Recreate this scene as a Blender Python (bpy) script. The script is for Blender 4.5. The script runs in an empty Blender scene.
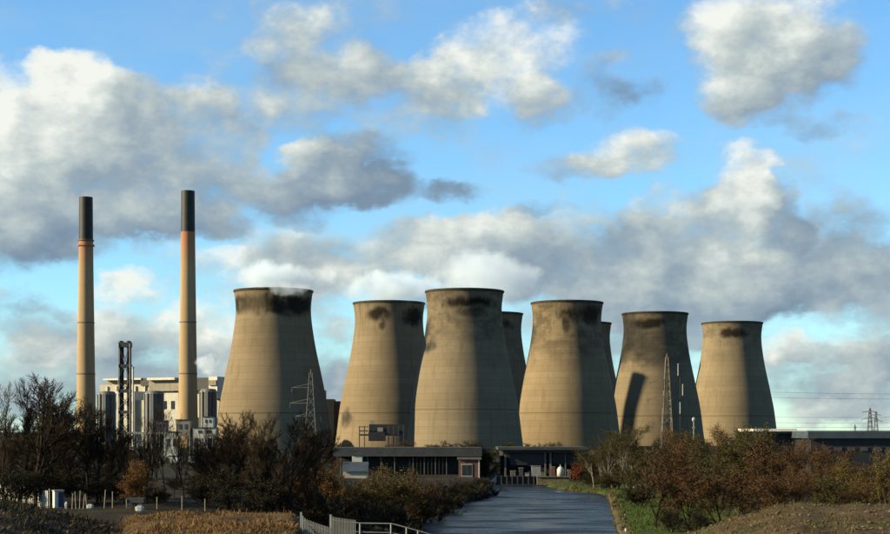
import bpy, bmesh, math, random
from mathutils import Vector, Matrix, noise

random.seed(7)
SC = bpy.context.scene
COL = SC.collection
R = math.radians

# ------------------------------------------------------------------ camera, sky, sun, exposure
F, HZ, CX, CAMZ = 1600.0, 432.0, 445.0, 15.0        # focal length and horizon of an 890 px wide picture
cam_d = bpy.data.cameras.new('camera')
cam = bpy.data.objects.new('camera', cam_d)
COL.objects.link(cam)
cam.location = (0, 0, CAMZ)
cam.rotation_euler = (R(90), 0, 0)
cam_d.sensor_width = 36.0
cam_d.lens = 36.0 * F / 890.0
cam_d.shift_y = (HZ - 267.0) / 890.0
cam_d.clip_start = 0.5
cam_d.clip_end = 60000
SC.camera = cam

SUN_A, SUN_E = R(11), R(21)                          # from the left, a little behind the camera
SUN = Vector((-math.cos(SUN_A) * math.cos(SUN_E), -math.sin(SUN_A) * math.cos(SUN_E), math.sin(SUN_E)))
sd = bpy.data.lights.new('sun', 'SUN')
sd.energy = 5.0
sd.angle = R(0.5)
sd.color = (1.0, 0.82, 0.50)
sun = bpy.data.objects.new('sun', sd)
COL.objects.link(sun)
sun.rotation_euler = SUN.to_track_quat('Z', 'Y').to_euler()

SC.view_settings.view_transform = 'Standard'
SC.view_settings.look = 'None'
SC.view_settings.gamma = 1.0
EXPOSURE = 1.5
SC.view_settings.exposure = EXPOSURE
SC.render.engine = 'CYCLES'
SC.cycles.use_denoising = True
SC.cycles.max_bounces = 6
SC.cycles.diffuse_bounces = 3
SC.cycles.volume_bounces = 2
SC.cycles.transparent_max_bounces = 12
SC.cycles.volume_step_rate = 1.0

SKY_STRENGTH = 0.075
SKY_TINT = (0.64, 0.90, 1.02)
world = bpy.data.worlds.new('World')
SC.world = world
world.use_nodes = True


class NT:
    """small node-tree writer"""
    def __init__(self, tree):
        self.t = tree
        self.n = tree.nodes
        self.l = tree.links

    def put(self, sock, v):
        if v is None:
            return
        if hasattr(v, 'is_output') or isinstance(v, bpy.types.NodeSocket):
            self.l.new(v, sock)
        else:
            sock.default_value = v

    def m(self, op, a, b=None, c=None, clamp=False):
        n = self.n.new('ShaderNodeMath')
        n.operation = op
        n.use_clamp = clamp
        for i, v in enumerate((a, b, c)):
            self.put(n.inputs[i], v)
        return n.outputs[0]

    def v(self, op, a, b=None, c=None):
        n = self.n.new('ShaderNodeVectorMath')
        n.operation = op
        for i, x in enumerate((a, b, c)):
            if x is not None:
                self.put(n.inputs[i], x)
        return n.outputs['Value'] if op in ('DOT_PRODUCT', 'LENGTH') else n.outputs['Vector']

    def noise(self, vec, scale, detail=4, rough=0.55, lac=2.0, dist=0.0, color=False):
        n = self.n.new('ShaderNodeTexNoise')
        self.put(n.inputs['Vector'], vec)
        n.inputs['Scale'].default_value = scale
        n.inputs['Detail'].default_value = detail
        n.inputs['Roughness'].default_value = rough
        n.inputs['Lacunarity'].default_value = lac
        n.inputs['Distortion'].default_value = dist
        return n.outputs['Color'] if color else n.outputs['Fac']

    def step(self, x, a, b, smooth=True):
        n = self.n.new('ShaderNodeMapRange')
        n.interpolation_type = 'SMOOTHSTEP' if smooth else 'LINEAR'
        n.clamp = True
        self.put(n.inputs[0], x)
        n.inputs[1].default_value = a
        n.inputs[2].default_value = b
        n.inputs[3].default_value = 0.0
        n.inputs[4].default_value = 1.0
        return n.outputs[0]

    def mix(self, f, a, b, mode='MIX'):
        n = self.n.new('ShaderNodeMix')
        n.data_type = 'RGBA'
        n.blend_type = mode
        self.put(n.inputs[0], f)
        self.put(n.inputs[6], a if not isinstance(a, tuple) else (*a[:3], 1))
        self.put(n.inputs[7], b if not isinstance(b, tuple) else (*b[:3], 1))
        return n.outputs[2]

    def sep(self, vec):
        n = self.n.new('ShaderNodeSeparateXYZ')
        self.put(n.inputs[0], vec)
        return n.outputs

    def comb(self, x, y, z):
        n = self.n.new('ShaderNodeCombineXYZ')
        for i, q in enumerate((x, y, z)):
            self.put(n.inputs[i], q)
        return n.outputs[0]


# clouds: (column, row, half width, half height, weight, brightness) read off the photograph, kept as azimuth and elevation
CLOUDS = [
    (50, 112, 95, 48, 1.0, .45), (50, 76, 34, 20, .6, .35), (8, 170, 75, 60, 1, .25), (125, 145, 110, 55, 1, -.05),
    (200, 130, 78, 52, .9, .1), (165, 190, 110, 48, 1, .02), (60, 215, 110, 46, .9, -.14), (20, 252, 60, 30, .7, -.2),
    (236, 165, 34, 40, .6, -.05), (150, 215, 60, 24, .6, .1), (200, 225, 60, 22, .5, -.3),
    (285, 45, 48, 46, .75, .12), (365, 75, 46, 30, .7, .08), (300, 98, 60, 36, .4, -.1), (425, 108, 62, 34, .45, 0),
    (510, 60, 82, 46, .95, .38), (448, 78, 50, 34, .6, .12), (545, 102, 42, 24, .6, -.1), (560, 12, 40, 14, .4, -.1),
    (608, 88, 32, 36, .6, -.4), (645, 95, 26, 22, .45, -.4), (628, 150, 50, 22, .8, .2), (582, 167, 42, 13, .55, -.1),
    (772, 30, 78, 54, .95, .22), (738, 84, 42, 26, .6, .1), (818, 64, 40, 32, .75, -.12), (768, 102, 52, 24, .75, .05),
    (822, 126, 46, 15, .45, -.35),
    (345, 172, 70, 32, .85, -.22), (300, 198, 50, 24, .8, -.25), (395, 190, 62, 19, .7, -.36), (450, 190, 32, 12, .55, -.4),
    (318, 160, 34, 18, .6, .2), (542, 205, 36, 9, .32, -.3),
    (742, 190, 36, 42, .9, .35), (700, 215, 62, 34, .95, .12), (782, 218, 24, 34, .6, -.25),
    (560, 255, 190, 44, .66, -.04), (700, 270, 165, 46, .72, -.02), (405, 255, 115, 40, .66, .04), (480, 232, 84, 28, .7, .06),
    (862, 240, 72, 44, .75, -.15), (862, 285, 62, 40, .8, 0), (640, 294, 150, 36, .6, -.08), (300, 255, 54, 36, .65, .05),
    (440, 275, 60, 20, .5, .45), (350, 282, 44, 20, .5, .35), (712, 262, 22, 14, .4, .3), (520, 285, 30, 20, .4, .25),
    (245, 274, 40, 22, .5, .35), (132, 290, 42, 15, .75, .6), (135, 318, 66, 30, .75, .25), (45, 330, 66, 26, .65, -.15),
    (35, 352, 44, 18, .5, .35), (208, 325, 44, 36, .8, .3), (160, 352, 84, 30, .55, -.15), (332, 325, 28, 18, .55, .35),
    (328, 362, 64, 40, .55, -.2), (792, 346, 30, 20, .65, .4), (834, 352, 42, 14, .55, .2), (830, 386, 95, 34, .75, -.12),
    (60, 392, 150, 34, .75, -.1), (230, 372, 60, 30, .6, -.05), (300, 300, 50, 20, .5, .1), (20, 300, 50, 14, .5, -.1), (450, 390, 160, 40, .6, -.1), (95, 350, 50, 16, .6, .1), (700, 330, 60, 20, .4, -.15),
    (885, 350, 44, 30, .7, 0), (852, 414, 64, 15, .55, .25), (762, 300, 44, 24, .5, -.2), (600, 350, 120, 40, .55, -.15),
]


def cloud_shade(w, grad, tone):
    """brightness 0 to 1 from how the field falls off towards the sun"""
    L = w.m('MULTIPLY_ADD', grad, 0.85, 0.45)
    return w.m('ADD', L, tone, clamp=True)


def cloud_colour(w, t, L):
    cr = t.nodes.new('ShaderNodeValToRGB')
    e = cr.color_ramp.elements
    e[0].position, e[0].color = 0.0, (.200, .280, .370, 1)
    e[1].position, e[1].color = 1.0, (.92, .94, .86, 1)
    e.new(.30).color = (.310, .390, .450, 1)
    e.new(.62).color = (.520, .590, .580, 1)
    w.l.new(L, cr.inputs[0])
    k = 1 / SKY_STRENGTH / 2 ** EXPOSURE            # the ramp holds picture values: undo strength and exposure
    return w.v('MULTIPLY', cr.outputs[0], (k, k, k))


def build_world():
    world.cycles.sampling_method = 'MANUAL'
    world.cycles.sample_map_resolution = 128
    t = world.node_tree
    t.nodes.clear()
    w = NT(t)
    out = t.nodes.new('ShaderNodeOutputWorld')
    sky = t.nodes.new('ShaderNodeTexSky')
    sky.sky_type = 'NISHITA'
    sky.sun_disc = False
    sky.sun_elevation = SUN_E
    sky.sun_rotation = math.atan2(SUN.x, SUN.y)
    sky.altitude = 0
    sky.air_density = 1.0
    sky.dust_density = 0.1
    sky.ozone_density = 3.0
    skycol = w.v('MULTIPLY', sky.outputs[0], SKY_TINT)
    tc = t.nodes.new('ShaderNodeTexCoord')
    d = tc.outputs['Generated']
    x, y, z = w.sep(d)
    U = w.m('MULTIPLY', w.m('ARCTAN2', x, y), F)
    V = w.m('MULTIPLY', w.m('ARCSINE', z), F)
    tow = SUN * 0.017 + Vector((0, 0, 0.008))
    nv = w.v('MULTIPLY', d, (1.0, 1.0, 1.5))
    nvs = w.v('MULTIPLY_ADD', d, (1.0, 1.0, 1.5), tuple(tow))

    def bgnode(colr):
        bg = t.nodes.new('ShaderNodeBackground')
        bg.inputs['Strength'].default_value = SKY_STRENGTH
        w.l.new(colr, bg.inputs[0])
        return bg.outputs[0]

    def turbulence(v, d1, d2):
        n1 = w.m('SUBTRACT', w.noise(v, 13.0, d1, 0.55), 0.5)
        n2 = w.m('SUBTRACT', w.noise(v, 44.0, d2, 0.6), 0.5)
        return w.m('MULTIPLY_ADD', n2, 0.78, w.m('MULTIPLY', n1, 1.9))

    # the part of the sky in view: clouds at their bearings
    big = w.noise(nv, 9.0, 2, 0.5, color=True)
    fine = w.noise(nv, 34.0, 4, 0.58, color=True)
    off = w.v('ADD', w.v('MULTIPLY', w.v('SUBTRACT', big, (.5, .5, .5)), (70, 44, 0)),
              w.v('MULTIPLY', w.v('SUBTRACT', fine, (.5, .5, .5)), (62, 46, 0)))
    uv = w.v('ADD', w.comb(U, V, 0.0), off)
    S, B = None, None
    for (px, py, rx, ry, wt, br) in CLOUDS:
        az = math.atan((px - CX) / F)
        el = math.atan((HZ - py) / F * math.cos(az))
        u0, v0 = az * F, el * F
        rx, ry = rx * 1.18, ry * 1.2
        q = w.v('MULTIPLY_ADD', uv, (1 / rx, 1 / ry, 0), (-u0 / rx, -v0 / ry, 0))
        k = w.m('MAXIMUM', w.m('MULTIPLY_ADD', w.v('DOT_PRODUCT', q, q), -wt, wt), 0.0)
        S = k if S is None else w.m('ADD', S, k)
        tn = w.m('ADD', w.v('DOT_PRODUCT', q, (-.10, .17, 0)), br)
        B = w.m('MULTIPLY', k, tn) if B is None else w.m('MULTIPLY_ADD', k, tn, B)
    tone = w.m('DIVIDE', B, w.m('MAXIMUM', S, 0.45))
    N0, N1 = turbulence(nv, 8, 6), w.m('MULTIPLY', w.m('SUBTRACT', w.noise(nvs, 13.0, 5, 0.55), 0.5), 1.9)
    Fd = w.m('MULTIPLY_ADD', N0, 1.15, w.m('MINIMUM', S, 0.98))
    alpha = w.m('MULTIPLY', w.step(Fd, 0.05, 0.96), 0.97)
    L = cloud_shade(w, w.m('SUBTRACT', N0, N1), w.m('MULTIPLY', tone, 1.25))
    # thin high veil, denser towards the horizon
    veil = w.m('MULTIPLY', w.step(w.noise(w.v('MULTIPLY', d, (1, 1, 2.6)), 7.0, 5, .6), .38, .75), w.m('SUBTRACT', .46, w.m('MULTIPLY', w.step(V, 60, 430), .30)))
    kv = 1 / SKY_STRENGTH / 2 ** EXPOSURE
    veiled = w.mix(veil, skycol, (.50 * kv, .66 * kv, .72 * kv))
    inside = bgnode(w.mix(alpha, veiled, cloud_colour(w, t, L)))
    # all round, broken cloud of the same kind goes on
    cov = w.m('MULTIPLY', w.step(w.noise(nv, 3.6, 3, 0.5), 0.46, 0.70), 1.1)
    M0, M1 = turbulence(nv, 4, 2), w.m('MULTIPLY', w.m('SUBTRACT', w.noise(nvs, 13.0, 3, 0.55), 0.5), 1.9)
    alpha2 = w.m('MULTIPLY', w.step(w.m('ADD', cov, M0), 0.12, 0.92), 0.96)
    L2 = cloud_shade(w, w.m('SUBTRACT', M0, M1), -0.04)
    outside = bgnode(w.mix(alpha2, skycol, cloud_colour(w, t, L2)))
    outm = w.m('MAXIMUM', w.step(w.m('ABSOLUTE', U), 450, 620), w.step(V, 430, 560))
    outm = w.m('MAXIMUM', outm, w.m('LESS_THAN', z, -0.02))
    mx = t.nodes.new('ShaderNodeMixShader')
    w.l.new(outm, mx.inputs[0])
    w.l.new(inside, mx.inputs[1])
    w.l.new(outside, mx.inputs[2])
    w.l.new(mx.outputs[0], out.inputs[0])


build_world()


# ------------------------------------------------------------------ helpers
def P(px, py, D):
    return Vector(((px - CX) * D / F, D, CAMZ - (py - HZ) * D / F))


def X(px, D):
    return (px - CX) * D / F


def Z(py, D):
    return CAMZ - (py - HZ) * D / F


class MB:
    def __init__(self):
        self.v, self.f, self.mi = [], [], []

    def quad(self, pts, mi=0):
        b = len(self.v)
        self.v += [tuple(p) for p in pts]
        self.f.append(tuple(range(b, b + len(pts))))
        self.mi.append(mi)
        return self

    def box(self, c, s, rz=0.0, mi=0):
        cx, cy, cz = c
        hx, hy, hz = s[0] / 2, s[1] / 2, s[2] / 2
        b = len(self.v)
        co, si = math.cos(rz), math.sin(rz)
        for dz in (-hz, hz):
            for dx, dy in ((-hx, -hy), (hx, -hy), (hx, hy), (-hx, hy)):
                self.v.append((cx + dx * co - dy * si, cy + dx * si + dy * co, cz + dz))
        for q in ((3, 2, 1, 0), (4, 5, 6, 7), (0, 1, 5, 4), (1, 2, 6, 5), (2, 3, 7, 6), (3, 0, 4, 7)):
            self.f.append(tuple(b + i for i in q))
            self.mi.append(mi)
        return self

    def tube(self, p0, p1, r0, r1=None, n=6, caps=True, mi=0):
        p0, p1 = Vector(p0), Vector(p1)
        r1 = r0 if r1 is None else r1
        ax = p1 - p0
        if ax.length < 1e-6:
            return self
        ax.normalize()
        u = ax.orthogonal().normalized()
        w = ax.cross(u)
        b = len(self.v)
        for p, r in ((p0, r0), (p1, r1)):
            for i in range(n):
                a = 2 * math.pi * i / n
                q = p + u * (math.cos(a) * r) + w * (math.sin(a) * r)
                self.v.append((q.x, q.y, q.z))
        for i in range(n):
            j = (i + 1) % n
            self.f.append((b + i, b + j, b + n + j, b + n + i))
            self.mi.append(mi)
        if caps:
            self.f.append(tuple(b + i for i in reversed(range(n))))
            self.f.append(tuple(b + n + i for i in range(n)))
            self.mi += [mi, mi]
        return self

    def poly(self, pts, r, n=6):
        for a, b in zip(pts, pts[1:]):
            self.tube(a, b, r, r, n)
        return self

    def lathe(self, prof, n=48, closed_top=False, closed_bottom=False):
        b = len(self.v)
        for (r, z) in prof:
            for i in range(n):
                a = 2 * math.pi * i / n
                self.v.append((r * math.cos(a), r * math.sin(a), z))
        for k in range(len(prof) - 1):
            for i in range(n):
                j = (i + 1) % n
                self.f.append((b + k * n + i, b + k * n + j, b + (k + 1) * n + j, b + (k + 1) * n + i))
                self.mi.append(0)
        if closed_top:
            k = len(prof) - 1
            self.f.append(tuple(b + k * n + i for i in range(n)))
            self.mi.append(0)
        if closed_bottom:
            self.f.append(tuple(b + i for i in reversed(range(n))))
            self.mi.append(0)
        return self

    def mesh(self, name, mats, smooth=False):
        me = bpy.data.meshes.new(name)
        me.from_pydata(self.v, [], self.f)
        for m in (mats if isinstance(mats, (list, tuple)) else [mats]):
            me.materials.append(m)
        if any(self.mi):
            me.polygons.foreach_set('material_index', self.mi)
        if smooth:
            me.polygons.foreach_set('use_smooth', [True] * len(me.polygons))
        me.update()
        return me

    def build(self, name, mats, parent=None, smooth=False, kind=None, loc=None):
        return link(name, self.mesh(name, mats, smooth), parent, kind, loc)


def link(name, data, parent=None, kind=None, loc=None):
    o = bpy.data.objects.new(name, data)
    COL.objects.link(o)
    if parent is not None:
        o.parent = parent
    if kind:
        o['kind'] = kind
    if loc is not None:
        o.location = loc
    return o


def tag(o, label, cat, group=None, kind=None):
    o['label'] = label
    o['category'] = cat
    if group:
        o['group'] = group
    if kind:
        o['kind'] = kind
    return o


def thing(name, label, cat, loc=(0, 0, 0), rz=0.0, group=None):
    o = bpy.data.objects.new(name, None)
    COL.objects.link(o)
    o.empty_display_size = 0.2
    o.location = loc
    o.rotation_euler = (0, 0, rz)
    return tag(o, label, cat, group)


def mat(name, col, rough=0.9, var=0.25, scale=1.0, spec=0.2, metallic=0.0, bump=0.0, streak=False, col2=None, bscale=None):
    """procedural material: noise-varied colour, optional vertical weather streaks and bump"""
    m = bpy.data.materials.new(name)
    m.use_nodes = True
    t = m.node_tree
    t.nodes.clear()
    w = NT(t)
    out = t.nodes.new('ShaderNodeOutputMaterial')
    bs = t.nodes.new('ShaderNodeBsdfPrincipled')
    tc = t.nodes.new('ShaderNodeTexCoord')
    v = tc.outputs['Object']
    n = w.noise(v, scale, 6, 0.6)
    f = w.step(n, 0.3, 0.7)
    lo = tuple(c * (1 - var) for c in col)
    hi = tuple(min(1, c * (1 + var)) for c in (col2 or col))
    c = w.mix(f, lo, hi)
    if streak:
        s = w.noise(w.v('MULTIPLY', v, (1, 1, 0.06)), scale * 4, 4, 0.6)
        c = w.mix(w.m('MULTIPLY', w.step(s, 0.45, 0.75), 0.5), c, tuple(q * 0.45 for q in col))
    w.put(bs.inputs['Base Color'], c)
    bs.inputs['Roughness'].default_value = rough
    bs.inputs['Metallic'].default_value = metallic
    bs.inputs['Specular IOR Level'].default_value = spec
    if bump:
        bn = t.nodes.new('ShaderNodeBump')
        bn.inputs['Strength'].default_value = bump
        bn.inputs['Distance'].default_value = 0.3
        w.l.new(w.noise(v, bscale or scale * 3, 6, 0.6), bn.inputs['Height'])
        w.l.new(bn.outputs[0], bs.inputs['Normal'])
    w.l.new(bs.outputs[0], out.inputs[0])
    return m


# ------------------------------------------------------------------ terrain
def sst(a, b, x):
    t = max(0.0, min(1.0, (x - a) / (b - a)))
    return t * t * (3 - 2 * t)


def interp(tab, x):
    if x <= tab[0][0]:
        return tab[0][1]
    for (a, va), (b, vb) in zip(tab, tab[1:]):
        if x <= b:
            return va + (vb - va) * (x - a) / (b - a)
    return tab[-1][1]


LEFT_EDGE = [(40, -6), (150, -5), (235, -4.2), (286, -4), (338, 4.6), (375, 11.7), (436, 11.2), (470, 12), (700, 30), (900, 46)]
RIGHT_EDGE = [(40, 16), (150, 20), (235, 25), (300, 31), (375, 37.7), (392, 36.5), (405, 31), (444, 27), (470, 28), (700, 46), (900, 60)]
CANAL_END = 520


def fbm(x, y, s, o=4, seed=0.0):
    return noise.fractal(Vector((x / s + seed, y / s, seed * 1.7)), 1.0, 2.0, o)


def ground_z(x, y):
    z = 2.6 + 0.5 * fbm(x, y, 60, 3, 3.1)
    le, re = interp(LEFT_EDGE, y), interp(RIGHT_EDGE, y)
    # high bank on the left, low grassed bank on the right
    if y < 420:
        k = 1 - sst(300, 410, y)
        zl = 1.4 + 4.9 * sst(4, 24, le - x)
        zr = 1.0 + 0.5 * sst(8, 22, x - re) + 1.3 * sst(18, 50, x - re)
        zz = zl if x < (le + re) / 2 else zr
        z = z * (1 - k) + (zz + 0.25 * fbm(x, y, 14, 3, 8.2)) * k
    if 330 < y < 560 and x > (le + re) / 2:
        kk = sst(330, 390, y) * (1 - sst(470, 560, y)) * (1 - sst(30, 55, x - re))
        z = z * (1 - kk) + (.75 + .4 * sst(6, 25, x - re)) * kk
    # embankment below the viewer
    near = 1 - sst(118, 168, y)
    if near > 0:
        t = x / max(y, 1.0)
        px = CX + F * t
        if px < 430:
            row = interp([(-900, 505), (-300, 500), (0, 503), (25, 508), (60, 517), (95, 527), (118, 531), (135, 521), (160, 516.5), (230, 515), (292, 517), (312, 533), (360, 545), (430, 560)], px)
        else:
            row = interp([(430, 560), (560, 590), (660, 552), (692, 536), (730, 522), (770, 510), (800, 504.5), (830, 507), (860, 506), (900, 507), (1200, 500), (1800, 505)], px)
        zn = CAMZ - (row - HZ) * 112.0 / F
        bell = math.exp(-((y - 112.0) / 30.0) ** 2) if y > 112 else 1.0
        if y < 112:
            zn = zn - (112 - y) * 0.012
        zn += 0.24 * fbm(x, y, 2.6, 6, 1.3) + 0.22 * fbm(x, y, 9.0, 3, 5.3)
        z = z * (1 - near) + (z + (zn - z) * bell) * near if y > 112 else zn
    # the cut
    if y < CANAL_END + 30:
        dmin = min(x - le, re - x)
        k = sst(-1.6, 1.0, dmin) * (1 - sst(CANAL_END, CANAL_END + 30, y)) * sst(165, 200, y)
        z = z * (1 - k) + (-1.8) * k
    return z


def ground_tint(x, y, z):
    le, re = interp(LEFT_EDGE, y), interp(RIGHT_EDGE, y)
    n = fbm(x, y, 6, 4, 11.0)
    n2 = fbm(x, y, 25, 3, 21.0)
    earth = Vector((0.0220, 0.0176, 0.0121))
    if y < 168:
        px = CX + F * x / y
        if px < 430:
            dry = .7 * Vector((0.1045, 0.0688, 0.0319))
            k = sst(112, 136, px) * (1 - sst(300, 318, px))
            c = Vector((0.0143, 0.0121, 0.0094)).lerp(dry, k)
        else:
            c = Vector((0.0633, 0.0440, 0.0231)).lerp(Vector((0.0385, 0.0374, 0.0154)), sst(-.1, .5, n))
        return c * (1 + .35 * n)
    if x > re - 2 and y < 470:
        g = Vector((0.0275, 0.0468, 0.0077)).lerp(Vector((0.0413, 0.0495, 0.0110)), sst(-.3, .4, n))
        k = sst(16, 34, x - re + 8 * n2)
        c = g.lerp(Vector((0.0303, 0.0248, 0.0121)), k)
        c = Vector((0.034, 0.034, 0.014)).lerp(c, sst(.2, 1.6, x - re + .5 * n))
        return c * (1 + .25 * n)
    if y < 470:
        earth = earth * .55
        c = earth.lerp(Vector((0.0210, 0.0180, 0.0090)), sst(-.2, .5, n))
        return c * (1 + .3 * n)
    return .5 * Vector((0.0303, 0.0275, 0.0165)).lerp(Vector((0.0275, 0.0330, 0.0138)), sst(-.2, .4, n2))


def build_ground():
    rows = [2, 10, 22, 36, 52, 66]
    y = 76
    while y < 168:
        rows.append(y); y += 1.1
    while y < 480:
        rows.append(y); y += 2.2
    while y < 620:
        rows.append(y); y += 7
    while y < 16000:
        rows.append(y); y *= 1.09
    ts = []
    t = -0.36
    while t < 0.361:
        ts.append(t); t += 0.0034
    for q in (.42, .5, .62, .8, 1.1, 1.6, 2.6, 5, 12):
        ts.append(q); ts.insert(0, -q)
    verts, cols = [], []
    for y in rows:
        for t in ts:
            x = y * t
            z = ground_z(x, y) if y > 30 else 8.0
            if y > 2000:
                z = 2.6 + 14 * sst(4000, 12000, y) * (0.5 + 0.5 * fbm(x, y, 3000, 2, 4.4))
            verts.append((x, y, z))
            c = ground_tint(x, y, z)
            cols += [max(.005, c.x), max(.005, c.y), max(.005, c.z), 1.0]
    nt = len(ts)
    faces = [(r * nt + i, r * nt + i + 1, (r + 1) * nt + i + 1, (r + 1) * nt + i) for r in range(len(rows) - 1) for i in range(nt - 1)]
    me = bpy.data.meshes.new('ground')
    me.from_pydata(verts, [], faces)
    ca = me.color_attributes.new('tint', 'FLOAT_COLOR', 'POINT')
    ca.data.foreach_set('color', cols)
    me.polygons.foreach_set('use_smooth', [True] * len(me.polygons))
    m = bpy.data.materials.new('ground_soil')
    m.use_nodes = True
    tr = m.node_tree
    tr.nodes.clear()
    w = NT(tr)
    out = tr.nodes.new('ShaderNodeOutputMaterial')
    bs = tr.nodes.new('ShaderNodeBsdfPrincipled')
    at = tr.nodes.new('ShaderNodeAttribute')
    at.attribute_name = 'tint'
    tc = tr.nodes.new('ShaderNodeTexCoord')
    v = tc.outputs['Object']
    n = w.noise(v, 1.6, 8, 0.65)
    n2 = w.noise(v, 7.0, 4, 0.6)
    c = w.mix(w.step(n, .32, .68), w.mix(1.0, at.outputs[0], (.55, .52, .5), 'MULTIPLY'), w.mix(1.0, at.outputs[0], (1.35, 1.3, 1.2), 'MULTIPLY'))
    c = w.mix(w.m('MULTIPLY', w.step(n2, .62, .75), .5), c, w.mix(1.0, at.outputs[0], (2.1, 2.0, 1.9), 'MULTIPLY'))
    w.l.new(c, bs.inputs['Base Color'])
    bs.inputs['Roughness'].default_value = 1
    bs.inputs['Specular IOR Level'].default_value = .1
    bn = tr.nodes.new('ShaderNodeBump')
    bn.inputs['Strength'].default_value = .9
    bn.inputs['Distance'].default_value = .25
    w.l.new(w.noise(v, 2.2, 8, .7), bn.inputs['Height'])
    w.l.new(bn.outputs[0], bs.inputs['Normal'])
    w.l.new(bs.outputs[0], out.inputs[0])
    me.materials.append(m)
    link('ground', me, kind='structure')


build_ground()


def build_water():
    m = bpy.data.materials.new('canal_water')
    m.use_nodes = True
    tr = m.node_tree
    tr.nodes.clear()
    w = NT(tr)
    out = tr.nodes.new('ShaderNodeOutputMaterial')
    bs = tr.nodes.new('ShaderNodeBsdfPrincipled')
    bs.inputs['Base Color'].default_value = (.012, .016, .018, 1)
    bs.inputs['Roughness'].default_value = .08
    bs.inputs['IOR'].default_value = 1.13
    bs.inputs['Specular IOR Level'].default_value = .5
    tc = tr.nodes.new('ShaderNodeTexCoord')
    v = tc.outputs['Object']
    h = w.noise(w.v('MULTIPLY', v, (1, .55, 1)), .9, 5, .62)
    h2 = w.noise(w.v('MULTIPLY', v, (.12, .30, 1)), .35, 3, .5)
    calm = w.step(h2, .40, .60)
    w.l.new(w.m('MULTIPLY_ADD', calm, .36, .16), bs.inputs['Roughness'])
    bn = tr.nodes.new('ShaderNodeBump')
    w.l.new(w.m('MULTIPLY_ADD', calm, .4, .2), bn.inputs['Strength'])
    bn.inputs['Distance'].default_value = .5
    w.l.new(h, bn.inputs['Height'])
    w.l.new(bn.outputs[0], bs.inputs['Normal'])
    w.l.new(bs.outputs[0], out.inputs[0])
    b = MB()
    ys = list(range(160, CANAL_END + 41, 10))
    for y0, y1 in zip(ys, ys[1:]):
        b.quad([(interp(LEFT_EDGE, y0) - 5, y0, 0), (interp(RIGHT_EDGE, y0) + 5, y0, 0), (interp(RIGHT_EDGE, y1) + 5, y1, 0), (interp(LEFT_EDGE, y1) - 5, y1, 0)])
    b.build('canal_water', m, kind='structure')


build_water()

# ------------------------------------------------------------------ materials
M = {}
M['grey_metal'] = mat('galvanised_steel', (.17, .175, .17), .6, .2, .8, .3, .2)
M['pale_metal'] = mat('pale_steel', (.20, .20, .18), .6, .2, .8, .3, .1)  # steel of a paler even grey
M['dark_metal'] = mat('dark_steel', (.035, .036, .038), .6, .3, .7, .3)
M['black_steel'] = mat('tarred_steel', (.009, .009, .010), .6, .3, .2, .25)
M['white_clad'] = mat('white_cladding', (.36, .35, .30), .7, .12, .15, .3, streak=True)
M['cream_clad'] = mat('cream_cladding', (.30, .275, .21), .8, .15, .12, .2, streak=True)
M['tan_clad'] = mat('tan_cladding', (.17, .155, .125), .8, .15, .12, .2, streak=True)
M['dark_clad'] = mat('charcoal_cladding', (.012, .012, .014), .6, .25, .15, .3)
M['blue_roof'] = mat('slate_blue_roof', (.030, .042, .055), .6, .2, .3, .3, streak=False)
M['grey_roof'] = mat('grey_felt_roof', (.030, .034, .036), .8, .25, .3, .2)
M['pale_roof'] = mat('pale_sheet_roof', (.50, .49, .44), .5, .1, .3, .4)
M['shed_wall'] = mat('dark_shed_wall', (.020, .020, .019), .8, .3, .5, .2)
M['brick'] = mat('red_brick', (.10, .048, .036), .9, .25, 2.0, .1)
M['concrete'] = mat('grey_concrete', (.095, .088, .075), .9, .2, .5, .1, streak=True)
M['glass'] = mat('dark_glass', (.02, .025, .03), .1, .2, .5, .5)
M['wood_pale'] = mat('weathered_timber', (.20, .18, .14), .9, .3, 2.0, .1)
M['white_paint'] = mat('white_paint', (.34, .34, .31), .5, .08, 1.0, .3)
M['blue_paint'] = mat('blue_paint', (.012, .02, .055), .5, .2, 1.0, .3)
M['silo'] = mat('silo_sheet', (.075, .082, .085), .55, .2, .1, .3, streak=True)
M['stone'] = mat('coping_stone', (.10, .082, .052), .95, .3, 1.2, .1)


# ------------------------------------------------------------------ cooling towers
PROFILE = [(41.8, 2), (40.6, 10), (39.2, 22), (37.6, 35), (35.6, 45), (33.8, 54), (31.8, 63), (30.1, 71), (28.6, 79), (27.4, 87), (26.5, 94), (26.1, 100), (26.3, 105), (26.9, 109), (27.7, 113)]


def tower_radius(z):
    return interp([(b, a) for a, b in PROFILE], z)


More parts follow.
